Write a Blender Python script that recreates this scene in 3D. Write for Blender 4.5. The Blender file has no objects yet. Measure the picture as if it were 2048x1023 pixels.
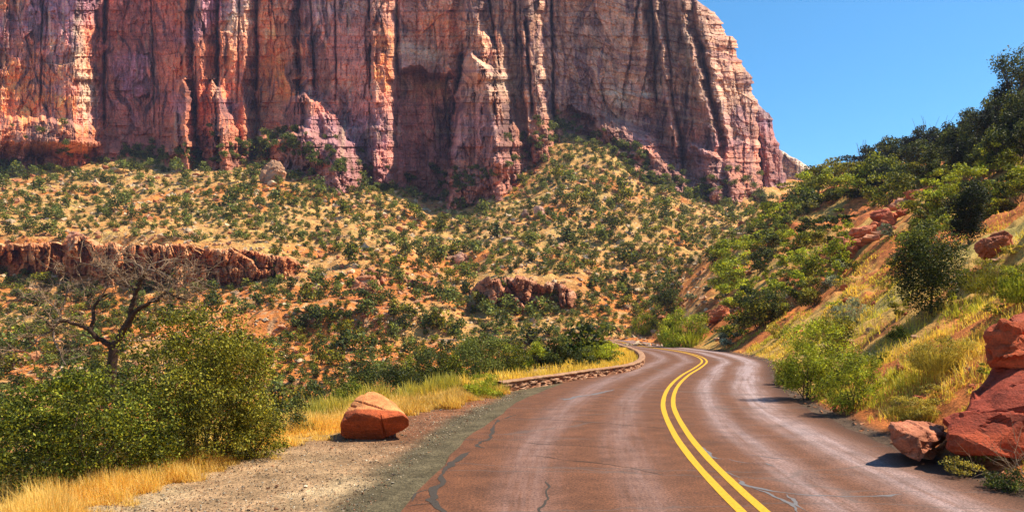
import bpy, bmesh, math, random
import numpy as np
from mathutils import Vector
R = math.radians
scn = bpy.context.scene
C = scn.collection

# ------------------------------------------------------------------ camera, sky, sun
F = 1500.0; CH = 2.4; HZ = 650.0          # focal length in photo pixels, eye height, horizon row
cd = bpy.data.cameras.new("camera"); cam = bpy.data.objects.new("camera", cd); C.objects.link(cam)
cam.location = (0, 0, CH); cam.rotation_euler = (R(90), 0, 0)
cd.sensor_width = 36; cd.lens = F / 2048 * 36; cd.shift_y = (HZ - 511.5) / 2048
cd.clip_start = 0.1; cd.clip_end = 9000
scn.camera = cam
SUN_AZ, SUN_EL = R(80), R(56)
world = bpy.data.worlds.new("World"); scn.world = world; world.use_nodes = True
wn = world.node_tree.nodes; wl = world.node_tree.links
bg = wn["Background"]; sky = wn.new("ShaderNodeTexSky"); sky.sky_type = 'NISHITA'
sky.sun_disc = False; sky.sun_elevation = SUN_EL; sky.sun_rotation = SUN_AZ
sky.altitude = 1200; sky.air_density = 1.0; sky.dust_density = 0.3; sky.ozone_density = 3.0
hs = wn.new("ShaderNodeHueSaturation"); hs.inputs['Saturation'].default_value = 1.3; hs.inputs['Hue'].default_value = 0.488
wl.new(sky.outputs[0], hs.inputs['Color']); wl.new(hs.outputs[0], bg.inputs[0])
bg.inputs[1].default_value = 0.108
sd = bpy.data.lights.new("sun", 'SUN'); sd.energy = 5.0; sd.angle = R(0.5); sd.color = (1.0, 0.89, 0.70)
so = bpy.data.objects.new("sun", sd); C.objects.link(so)
tosun = Vector((math.sin(SUN_AZ) * math.cos(SUN_EL), math.cos(SUN_AZ) * math.cos(SUN_EL), math.sin(SUN_EL)))
so.rotation_euler = tosun.to_track_quat('Z', 'Y').to_euler()
scn.view_settings.view_transform = 'Standard'; scn.view_settings.look = 'None'
scn.view_settings.exposure = 0.86; scn.view_settings.gamma = 1.0

# ------------------------------------------------------------------ noise (numpy)
def _h(ix, iy, iz, seed):
    n = (ix * 374761393 + iy * 668265263 + iz * 2147483647 + seed * 974634777) & 0xffffffff
    n = ((n ^ (n >> 13)) * 1274126177) & 0xffffffff
    n = ((n ^ (n >> 15)) * 2246822519) & 0xffffffff
    return ((n ^ (n >> 16)) & 0xffffff) / float(0xffffff)
def vnoise(x, y, z=0.0, seed=0):
    x = np.asarray(x, float); y = np.asarray(y, float) + 0 * x; z = np.asarray(z, float) + 0 * x; x = x + 0 * y
    ix = np.floor(x).astype(np.int64); iy = np.floor(y).astype(np.int64); iz = np.floor(z).astype(np.int64)
    fx = x - ix; fy = y - iy; fz = z - iz
    fx = fx * fx * (3 - 2 * fx); fy = fy * fy * (3 - 2 * fy); fz = fz * fz * (3 - 2 * fz)
    def L(a, b, t): return a + (b - a) * t
    return L(L(L(_h(ix, iy, iz, seed), _h(ix + 1, iy, iz, seed), fx), L(_h(ix, iy + 1, iz, seed), _h(ix + 1, iy + 1, iz, seed), fx), fy),
             L(L(_h(ix, iy, iz + 1, seed), _h(ix + 1, iy, iz + 1, seed), fx), L(_h(ix, iy + 1, iz + 1, seed), _h(ix + 1, iy + 1, iz + 1, seed), fx), fy), fz)
def fbm(x, y, z=0.0, octv=4, seed=0, gain=0.5):       # about -1..1
    s = 0; a = 1.0; t = 0
    for k in range(octv):
        s = s + a * (vnoise(x * 2 ** k, y * 2 ** k, z * 2 ** k if not np.isscalar(z) else z, seed + k * 17) * 2 - 1); t += a; a *= gain
    return s / t * 1.6
def hsh(i, seed=0):
    i = np.asarray(i).astype(np.int64); return _h(i, i * 0 + 7, i * 0 + 3, seed)
def hsh2(i, j, seed=0):
    return _h(np.asarray(i).astype(np.int64), np.asarray(j).astype(np.int64), 0 * np.asarray(i).astype(np.int64), seed)
def sstep(a, b, x):
    t = np.clip((x - a) / (b - a), 0, 1); return t * t * (3 - 2 * t)
def voro(x, y, seed=0):                                # cell hash, distance to nearest border (approx.)
    ix = np.floor(x).astype(np.int64); iy = np.floor(y).astype(np.int64)
    d1 = np.full(x.shape, 9.0); d2 = np.full(x.shape, 9.0); cid = np.zeros(x.shape)
    for a in (-1, 0, 1):
        for b in (-1, 0, 1):
            jx = ix + a; jy = iy + b
            d = (jx + hsh2(jx, jy, seed) - x) ** 2 + (jy + hsh2(jx, jy, seed + 5) - y) ** 2
            c = hsh2(jx, jy, seed + 11); m = d < d1
            d2 = np.where(m, d1, np.minimum(d2, d)); cid = np.where(m, c, cid); d1 = np.where(m, d, d1)
    return cid, np.sqrt(d2) - np.sqrt(d1)

def facets(px, py, sx, sy, a, seed, tilt=1.0):
    x = px / sx; y = py / sy; ix = np.floor(x).astype(np.int64); iy = np.floor(y).astype(np.int64)
    d1 = np.full(x.shape, 9.0); d2 = d1.copy(); h = 0 * x; tx = 0 * x; ty = 0 * x; ex = 0 * x; ey = 0 * x
    for p in (-1, 0, 1):
        for q in (-1, 0, 1):
            jx = ix + p; jy = iy + q; cx = jx + hsh2(jx, jy, seed); cy = jy + hsh2(jx, jy, seed + 5)
            d = (cx - x) ** 2 + (cy - y) ** 2; m = d < d1; d2 = np.where(m, d1, np.minimum(d2, d)); d1 = np.where(m, d, d1)
            h = np.where(m, hsh2(jx, jy, seed + 11), h); tx = np.where(m, hsh2(jx, jy, seed + 12), tx); ty = np.where(m, hsh2(jx, jy, seed + 13), ty)
            ex = np.where(m, x - cx, ex); ey = np.where(m, y - cy, ey)
    e = np.sqrt(d2) - np.sqrt(d1)
    return a * ((h - .5) * 1.5 + tilt * ((tx - .5) * 2.2 * ex + (ty - .5) * 1.2 * ey) - .35 * (1 - sstep(0, .10, e)))

# ------------------------------------------------------------------ object helpers
def tag(o, label=None, cat=None, group=None, kind=None):
    if label: o['label'] = label
    if cat: o['category'] = cat
    if group: o['group'] = group
    if kind: o['kind'] = kind
    return o
def np_mesh(name, V, Fc, col=None, smooth=False, uv=None):
    V = np.ascontiguousarray(V, dtype=np.float32); Fc = np.ascontiguousarray(Fc, dtype=np.int32)
    me = bpy.data.meshes.new(name); k = Fc.shape[1]; n = len(Fc)
    me.vertices.add(len(V)); me.vertices.foreach_set('co', V.ravel())
    me.loops.add(n * k); me.loops.foreach_set('vertex_index', Fc.ravel())
    me.polygons.add(n); me.polygons.foreach_set('loop_start', np.arange(0, n * k, k, dtype=np.int32))
    try: me.polygons.foreach_set('loop_total', np.full(n, k, dtype=np.int32))
    except Exception: pass
    me.polygons.foreach_set('use_smooth', np.full(n, smooth, dtype=bool))
    me.update(calc_edges=True)
    if col is not None:
        a = me.color_attributes.new('col', 'FLOAT_COLOR', 'POINT')
        cc = np.ones((len(V), 4), np.float32); cc[:, :3] = col; a.data.foreach_set('color', cc.ravel())
    if uv is not None:
        l = me.uv_layers.new(name='UVMap'); l.data.foreach_set('uv', np.ascontiguousarray(uv[Fc.ravel()], dtype=np.float32).ravel())
    return me
def link(name, me, mat, parent=None, loc=None):
    o = bpy.data.objects.new(name, me); C.objects.link(o)
    if mat is not None and len(me.materials) == 0: me.materials.append(mat)
    if parent is not None: o.parent = parent
    if loc is not None: o.location = loc
    return o
def thing(name, loc, label, cat, group=None):
    o = bpy.data.objects.new(name, None); C.objects.link(o); o.location = loc; o.empty_display_size = 0.3
    return tag(o, label, cat, group)
def grid_faces(nr, nc):
    i = np.arange(nr - 1)[:, None] * nc + np.arange(nc - 1)[None, :]; i = i.ravel()
    return np.stack([i, i + 1, i + nc + 1, i + nc], 1)

# ------------------------------------------------------------------ materials
def newmat(name):
    m = bpy.data.materials.new(name); m.use_nodes = True
    return m, m.node_tree.nodes, m.node_tree.links, m.node_tree.nodes['Principled BSDF']
def node(n, t, **kw):
    x = n.new(t)
    for k, v in kw.items():
        if k in x.inputs: x.inputs[k].default_value = v
        else: setattr(x, k, v)
    return x
def earth_mat(name, scales, amp=0.45, bump=0.3, bdist=0.1, rough=0.95, strata=0.0, sscale=0.25, spec=0.15):
    """vertex colour (the material's own colour) broken up by fine noise and bump"""
    m, n, l, p = newmat(name)
    at = node(n, 'ShaderNodeAttribute', attribute_name='col'); tc = n.new('ShaderNodeNewGeometry')
    prev = at.outputs['Color']; hts = []
    for i, s in enumerate(scales):
        t = node(n, 'ShaderNodeTexNoise', Scale=s, Detail=5.0, Roughness=0.65); l.new(tc.outputs['Position'], t.inputs['Vector'])
        r = node(n, 'ShaderNodeMapRange'); l.new(t.outputs[0], r.inputs['Value'])
        r.inputs['From Min'].default_value = 0.3; r.inputs['From Max'].default_value = 0.7
        r.inputs['To Min'].default_value = 1 - amp; r.inputs['To Max'].default_value = 1 + amp
        mx = node(n, 'ShaderNodeVectorMath', operation='MULTIPLY'); l.new(prev, mx.inputs[0]); l.new(r.outputs[0], mx.inputs[1])
        prev = mx.outputs[0]; hts.append(t.outputs[0])
    if strata > 0:
        mp = node(n, 'ShaderNodeMapping'); mp.inputs['Scale'].default_value = (sscale * 0.12, sscale * 0.12, sscale * 3.0)
        l.new(tc.outputs['Position'], mp.inputs['Vector'])
        t = node(n, 'ShaderNodeTexNoise', Scale=1.0, Detail=8.0, Roughness=0.7, Distortion=0.6); l.new(mp.outputs[0], t.inputs['Vector'])
        r = node(n, 'ShaderNodeMapRange'); l.new(t.outputs[0], r.inputs['Value'])
        r.inputs['From Min'].default_value = 0.35; r.inputs['From Max'].default_value = 0.65
        r.inputs['To Min'].default_value = 1 - strata; r.inputs['To Max'].default_value = 1 + strata * 0.7
        mx = node(n, 'ShaderNodeVectorMath', operation='MULTIPLY'); l.new(prev, mx.inputs[0]); l.new(r.outputs[0], mx.inputs[1])
        prev = mx.outputs[0]; hts.append(t.outputs[0])
    l.new(prev, p.inputs['Base Color'])
    ad = hts[0]
    for h in hts[1:]:
        a = node(n, 'ShaderNodeMath', operation='ADD'); l.new(ad, a.inputs[0]); l.new(h, a.inputs[1]); ad = a.outputs[0]
    b = node(n, 'ShaderNodeBump', Strength=bump, Distance=bdist); l.new(ad, b.inputs['Height']); l.new(b.outputs[0], p.inputs['Normal'])
    p.inputs['Roughness'].default_value = rough; p.inputs['Specular IOR Level'].default_value = spec
    return m
def leaf_mat(name, trans=0.3):
    m, n, l, p = newmat(name)
    at = node(n, 'ShaderNodeAttribute', attribute_name='col')
    l.new(at.outputs['Color'], p.inputs['Base Color']); p.inputs['Roughness'].default_value = 0.6
    p.inputs['Specular IOR Level'].default_value = 0.2
    tr = n.new('ShaderNodeBsdfTranslucent'); g = node(n, 'ShaderNodeVectorMath', operation='MULTIPLY')
    g.inputs[1].default_value = (1.5, 1.35, 0.7); l.new(at.outputs['Color'], g.inputs[0]); l.new(g.outputs[0], tr.inputs['Color'])
    mx = node(n, 'ShaderNodeMixShader'); mx.inputs[0].default_value = trans
    l.new(p.outputs[0], mx.inputs[1]); l.new(tr.outputs[0], mx.inputs[2]); l.new(mx.outputs[0], n['Material Output'].inputs['Surface'])
    return m
M_cliff = earth_mat('cliff_sandstone', (0.3, 1.2), amp=0.24, bump=.8, bdist=0.3, strata=0.13, sscale=0.35)
M_ledge = earth_mat('ledge_sandstone', (0.3, 1.5), amp=0.30, bump=0.9, bdist=0.5, strata=0.25, sscale=0.8)
M_soil = earth_mat('far_soil', (0.25, 1.3), amp=0.38, bump=1.0, bdist=0.8)
M_dirt = earth_mat('near_soil', (1.2, 14.0), amp=0.42, bump=0.9, bdist=0.10)
M_rock = earth_mat('boulder_rock', (1.1, 7.0, 30.0), amp=0.28, bump=.7, bdist=0.06, strata=0.22, sscale=3.0, rough=0.85, spec=0.3)
M_leaf = leaf_mat('foliage'); M_grass = leaf_mat('dry_grass', 0.4)
M_bark = earth_mat('bark', (8.0, 40.0), amp=0.35, bump=0.6, bdist=0.02)

# ------------------------------------------------------------------ road line (metres, from the bend seen ahead)
def gp(px, py, z=0.0):
    Y = (CH - z) * F / (py - HZ); return ((px - 1024) / F * Y, Y)
ctrl = [(2.0, -160), (2.4, -60), (2.8, -10), (2.95, 3)] + [gp(*q) for q in
        [(1505, 1023), (1440, 960), (1385, 900), (1352, 850), (1336, 810), (1345, 775), (1370, 750), (1395, 735), (1409, 722), (1396, 712), (1362, 703)]] \
       + [(15.2, 77), (14.8, 87), (15.0, 98), (15.6, 108), (14.5, 118), (10.0, 125.5), (2, 128.5), (-12, 129), (-35, 126), (-70, 118), (-130, 108)]
def catmull(P, step=0.8):
    P = np.array(P, float); out = []
    for i in range(len(P) - 1):
        p0 = P[max(i - 1, 0)]; p1 = P[i]; p2 = P[i + 1]; p3 = P[min(i + 2, len(P) - 1)]
        n = max(2, int(np.linalg.norm(p2 - p1) / step))
        for k in range(n):
            t = k / n
            m1 = (p2 - p0) / (np.linalg.norm(p2 - p0) + 1e-9) * np.linalg.norm(p2 - p1); m2 = (p3 - p1) / (np.linalg.norm(p3 - p1) + 1e-9) * np.linalg.norm(p2 - p1)
            out.append((2 * t ** 3 - 3 * t ** 2 + 1) * p1 + (t ** 3 - 2 * t ** 2 + t) * m1 + (-2 * t ** 3 + 3 * t ** 2) * p2 + (t ** 3 - t ** 2) * m2)
    out.append(P[-1]); return np.array(out)
RC = catmull(ctrl)
for _ in range(3): RC[1:-1] = (RC[:-2] + 2 * RC[1:-1] + RC[2:]) / 4
RT = np.gradient(RC, axis=0); RT /= np.linalg.norm(RT, axis=1)[:, None]
RN = np.stack([RT[:, 1], -RT[:, 0]], 1)           # to the right of travel
RS = np.concatenate([[0], np.cumsum(np.linalg.norm(np.diff(RC, axis=0), axis=1))])
RL, RR = 4.55, 3.95                                # asphalt left and right of the yellow lines
_ym = RC[:, 1] < 70; _my = np.maximum.accumulate(RC[:, 1]); _i70 = int(np.argmax(RC[:, 1] > 80))
def rline(Y):
    'centre point and right normal of the road where it crosses row Y (before the far bend)'
    a = RC[:_i70]; return np.interp(Y, a[:, 1], a[:, 0]), Y, np.interp(Y, a[:, 1], RN[:_i70, 0]), np.interp(Y, a[:, 1], RN[:_i70, 1])
def road_off(X, Y):
    """signed distance to the centre line, + right"""
    sh = X.shape; X = X.ravel(); Y = Y.ravel(); best = np.full(X.shape, 1e9); sg = np.ones(X.shape)
    A = RC[::3]; T = RT[::3]
    for i in range(len(A) - 1):
        d = A[i + 1] - A[i]; L2 = d @ d
        t = np.clip(((X - A[i, 0]) * d[0] + (Y - A[i, 1]) * d[1]) / L2, 0, 1)
        qx = X - A[i, 0] - t * d[0]; qy = Y - A[i, 1] - t * d[1]; dd = np.sqrt(qx * qx + qy * qy)
        m = dd < best; best = np.where(m, dd, best); sg = np.where(m, np.where(d[0] * qy - d[1] * qx > 0, -1, 1), sg)
    return (best * sg).reshape(sh)

# ------------------------------------------------------------------ terrain height
FAR = {
 -700: [(900, 60), (760, 95), (650, 140), (560, 190), (486, 198), (420, 255), (350, 330), (300, 370)],
 0:    [(900, 60), (760, 95), (650, 140), (562, 190), (486, 198), (420, 255), (350, 330), (322, 372)],
 150:  [(900, 60), (760, 95), (650, 140), (565, 188), (486, 195.5), (420, 250), (350, 325), (322, 370)],
 300:  [(900, 60), (760, 95), (650, 135), (572, 180), (488, 187.5), (420, 240), (350, 320), (320, 365)],
 450:  [(850, 70), (760, 95), (650, 135), (570, 180), (492, 188), (420, 240), (350, 315), (318, 362)],
 545:  [(850, 70), (760, 92), (650, 130), (555, 178), (505, 188), (420, 243), (345, 318), (290, 372)],
 620:  [(850, 70), (760, 92), (650, 128), (550, 178), (480, 216), (400, 268), (345, 325), (312, 358)],
 700:  [(850, 68), (760, 90), (650, 125), (550, 172), (450, 235), (400, 285), (368, 345)],
 790:  [(800, 78), (760, 90), (650, 128), (550, 178), (450, 245), (400, 305), (386, 345)],
 860:  [(760, 95), (650, 134), (560, 184), (480, 245), (430, 310), (403, 360)],
 930:  [(700, 112), (668, 139), (640, 147), (560, 185), (480, 240), (420, 308), (393, 352)],
 1020: [(695, 120), (672, 137), (645, 148), (612, 160), (560, 167), (480, 220), (420, 275), (350, 342), (325, 354)],
 1130: [(690, 122), (672, 136), (640, 148), (600, 160), (565, 167), (480, 215), (400, 270), (320, 325), (262, 375)],
 1210: [(685, 124), (672, 136), (640, 147), (560, 180), (480, 225), (400, 275), (330, 322), (292, 345)],
 1300: [(685, 124), (672, 137), (600, 165), (500, 220), (430, 268), (378, 312)],
 1400: [(685, 124), (660, 142), (600, 168), (500, 230), (440, 285), (402, 330)],
 1500: [(680, 126), (650, 148), (600, 170), (500, 235), (440, 300), (402, 345)],
 1600: [(680, 126), (650, 150), (560, 200), (480, 270), (420, 350)],
 2800: [(680, 126), (650, 150), (560, 200), (480, 270), (420, 350)],
}
FC = np.array(sorted(FAR), float); FY = np.arange(0, 460, 2.0); FZ = []
for c in sorted(FAR):
    k = FAR[c]; Ys = np.array([a[1] for a in k], float); Zs = CH + (HZ - np.array([a[0] for a in k], float)) / F * Ys
    g = (Zs[-1] - Zs[-2]) / (Ys[-1] - Ys[-2])
    Ys = np.concatenate([[Ys[0] - 45], Ys, [Ys[-1] + 120]]); Zs = np.concatenate([[Zs[0] - 9], Zs, [Zs[-1] + 40]])
    FZ.append(np.interp(FY, Ys, Zs))
FZ = np.array(FZ)
def far_h(px, Y):
    px = np.clip(px, FC[0], FC[-1]); ci = np.clip(np.searchsorted(FC, px, side='right') - 1, 0, len(FC) - 2)
    t = (px - FC[ci]) / (FC[ci + 1] - FC[ci]); t = t * 0.5 + 0.5 * t * t * (3 - 2 * t)
    yi = np.clip(Y / 2.0, 0, len(FY) - 1.001); j = yi.astype(int); f = yi - j
    a = FZ[ci, j] * (1 - f) + FZ[ci, j + 1] * f; b = FZ[ci + 1, j] * (1 - f) + FZ[ci + 1, j + 1] * f
    return a * (1 - t) + b * t
P0 = np.array([19.5, 97.0]); P1 = np.array([74.0, 185.0]); ld = (P1 - P0) / np.linalg.norm(P1 - P0); ln = np.array([-ld[1], ld[0]])
def turnout(Y): return np.interp(Y, [-50, 0, 10, 16, 20, 25, 27.5, 60], [9.0, 9.0, 8.7, 7.8, 7.0, 6.0, 5.5, 5.3])
def height(X, Y, s=None):
    if s is None: s = road_off(X, Y)
    px = 1024 + X / np.maximum(Y, 3.0) * F
    n1 = fbm(X / 14, Y / 14, 0, 4, 3); n2 = fbm(X / 2.2, Y / 2.2, 0, 4, 9); n3 = fbm(X / 45, Y / 45, 0, 3, 21)
    Ff = far_h(px, Y) + (n1 * 1.1 + n3 * 2.0) * sstep(120, 200, Y) + n2 * 0.32 + n1 * 0.5 + np.abs(fbm(X / 6, Y / 9, 0, 3, 5)) * 0.8 * sstep(130, 180, Y)
    d = np.maximum(s - RR, 0)
    hr = np.interp(d, [0, 0.5, 1.2, 5, 10, 25, 50, 100, 200], [-.03, 0.0, .25, 2.7, 6.0, 14.5, 27.5, 42, 60])
    sl = (X - P0[0]) * ln[0] + (Y - P0[1]) * ln[1]
    hr = hr - 0.62 * np.where(sl > 0, np.sqrt(sl * sl + 9) - 3, 0)
    hr = hr + sstep(0.8, 8, d) * (n2 * 0.42 + n1 * 0.8 + np.abs(fbm(X / 1.6, Y / 1.6, 0, 3, 35)) * .35 + np.abs(fbm(X / 5, Y / 7, 0, 4, 31)) * 0.8 - 0.3) + sstep(0.4, 1.5, d) * fbm(X / .5, Y / .5, 0, 3, 8) * .08
    ds = turnout(Y) + np.interp(Y, [0, 25, 45, 60, 100, 130], [1.7, 2.3, 3.0, 3.0, 2.0, 2.0])
    q = np.maximum(-s - ds, 0)
    nd = -0.5 * (np.sqrt(q * q + 0.6) - 0.775); nd = np.maximum(nd, -13) + sstep(0, 5, q) * (n1 * 0.5 + n2 * 0.2) + sstep(-0.8, 1, -s - ds + 1.2) * n2 * 0.06
    base = np.where(s > 0, hr, nd - 0.03 + sstep(5, 7, -s) * (-0.0) + fbm(X / .35, Y / .35, 0, 3, 8) * .012 * sstep(4.8, 5.4, -s))
    w = sstep(5.5, 11, np.abs(s)); Fm = -0.6 * (1 - w) + Ff * w - 20 * (1 - sstep(30, 60, Y))
    return np.where((s < RR + .3) & (s > -RL - .3), -0.03, np.maximum(base, Fm))

# polar grid for everything in front of the camera
pxs = np.arange(-500, 2560, 3.4)
Yr = np.unique(np.concatenate([np.geomspace(3.5, 100, 330), np.arange(100, 215, 0.55), np.arange(215, 450, 1.1)]))
PX, YY = np.meshgrid(pxs, Yr); XX = (PX - 1024) / F * YY
SS = road_off(XX, YY); HH = height(XX, YY, SS); PYv = HZ - (HH - CH) / YY * F
LAST = [0, 0]
def hit_ridge(px, py, y0=60, y1=230):
    h = hit(px, py, y0)
    if h is not None and h[1] < y1: return h
    c = int(np.clip(round((px - pxs[0]) / 3.4), 0, len(pxs) - 1)); a = np.searchsorted(Yr, y0); b = np.searchsorted(Yr, y1); r = a + int(np.argmin(PYv[a:b, c]))
    return ((px - 1024) / F * Yr[r], Yr[r], HH[r, c])
def hit(px, py, ymin=4.0):
    c = int(np.clip(round((px - pxs[0]) / 3.4), 0, len(pxs) - 1)); r0 = np.searchsorted(Yr, ymin)
    col = PYv[r0:, c]; idx = np.nonzero(col <= py)[0]
    if len(idx) == 0: return None
    r = r0 + idx[0]; Y = Yr[r]; LAST[:] = [r, c]; return ((px - 1024) / F * Y, Y, HH[r, c])
def hz1(x, y):
    return float(height(np.array([float(x)]), np.array([float(y)]))[0])

# ground colours (what the soil itself is made of)
def C3(r, g, b): return np.array([r, g, b], float)
def mixc(a, b, t): return a + (b - a) * t[..., None]
def soil_color(X, Y, s, H):
    n1 = fbm(X / 18, Y / 18, 0, 4, 41); n2 = fbm(X / 5, Y / 5, 0, 4, 51); n3 = fbm(X / 1.3, Y / 1.3, 0, 4, 61)
    px = 1024 + X / np.maximum(Y, 3) * F; py = HZ - (H - CH) / np.maximum(Y, 3) * F
    tan = C3(.54, .275, .09); yel = C3(.53, .325, .10); org = C3(.60, .205, .05); red = C3(.38, .11, .04)
    far = mixc(tan + 0 * X[..., None], yel, sstep(-.3, .5, n2))
    lowness = sstep(30, -4, H) * 0.55 + .55 * np.exp(-((px - 740) / 130) ** 2 - ((py - 540) / 95) ** 2)
    far = mixc(far, org, sstep(.15, .75, n1 * .8 + n2 * .5 + lowness))
    far = mixc(far, red, sstep(.6, 1.1, n2 * .7 + n3 * .5 + lowness * .7) * .8)
    gp_ = sstep(.35, .7, n3); far = mixc(far, C3(.60, .42, .22), gp_ * .5)
    hill = mixc(C3(.52, .30, .08) + 0 * X[..., None], C3(.50, .155, .04), sstep(-.3, .25, n1 * .7 + n2 * .6))
    hill = mixc(hill, C3(.30, .08, .035), sstep(.3, .9, n3 + n2 * .4) * .7)
    hill = mixc(hill, C3(.46, .36, .10), sstep(0.1, .6, fbm(X / 9, Y / 9, 0, 3, 77)) * sstep(60, 30, Y))
    out = np.where((s > 0)[..., None] & ((X * ln[0] + Y * ln[1] - P0 @ ln) < 2)[..., None], hill, far)
    near = mixc(C3(.36, .22, .085) + 0 * X[..., None], C3(.22, .10, .05), sstep(-.3, .5, n2))
    out = np.where(((s <= 0) & (Y < 75))[..., None], mixc(near, out, sstep(50, 75, Y)), out)
    # gravel turnout and shoulder left of the asphalt
    to = turnout(Y) + n3 * .12
    gr = mixc(C3(.38, .24, .13) + 0 * X[..., None], C3(.21, .095, .05), sstep(10, 16, Y + n2 * 2 + (-s - 6)*-1.2))
    gr = mixc(gr, C3(.30, .11, .045), sstep(18, 26, Y))
    gr = mixc(gr, C3(.50, .38, .22), sstep(.1, .8, n3) * .5 * sstep(16, 10, Y))
    out = mixc(out, gr, ((s < 0) & (-s < to) & (Y < 60)) * 1.0)
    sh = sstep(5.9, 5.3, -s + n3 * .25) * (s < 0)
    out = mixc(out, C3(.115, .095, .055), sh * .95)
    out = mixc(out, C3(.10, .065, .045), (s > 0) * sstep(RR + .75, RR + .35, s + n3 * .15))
    return np.clip(out, .02, .9)
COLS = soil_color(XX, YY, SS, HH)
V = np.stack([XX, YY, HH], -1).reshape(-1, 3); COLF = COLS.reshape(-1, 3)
GF = grid_faces(*XX.shape); fr = GF[:, 0]
fx = XX.ravel()[fr]; fy = YY.ravel()[fr]; fs = SS.ravel()[fr]
isR = (fs > 0) & ((fx * ln[0] + fy * ln[1] - P0 @ ln) < 14) & (fy < 330)
isN = ~isR & (fy < 62)
def sub_mesh(name, mask, mat):
    f = GF[mask]; u, inv = np.unique(f.ravel(), return_inverse=True)
    o = link(name, np_mesh(name, V[u], inv.reshape(-1, 4), COLF[u], smooth=True), mat); tag(o, kind='structure'); return o
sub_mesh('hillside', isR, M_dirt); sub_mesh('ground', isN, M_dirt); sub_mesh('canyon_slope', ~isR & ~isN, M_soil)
# the land around, coarse, lying a little lower
gx, gy = np.meshgrid(np.concatenate([[-1000, -700], np.arange(-420, 421, 5.0), [700, 1000]]), np.concatenate([[-1000, -400], np.arange(-150, 461, 5.0), [700, 1000]]))
gh = height(gx, gy) - 0.8; gh = np.where((gy > 3) & (np.abs(road_off(gx, gy)) < 14), gh - .5, gh)
cc = soil_color(gx, gy, road_off(gx, gy), gh)
tag(link('terrain', np_mesh('terrain', np.stack([gx, gy, gh], -1).reshape(-1, 3), grid_faces(*gx.shape), cc.reshape(-1, 3), smooth=True), M_soil), kind='structure')

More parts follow.
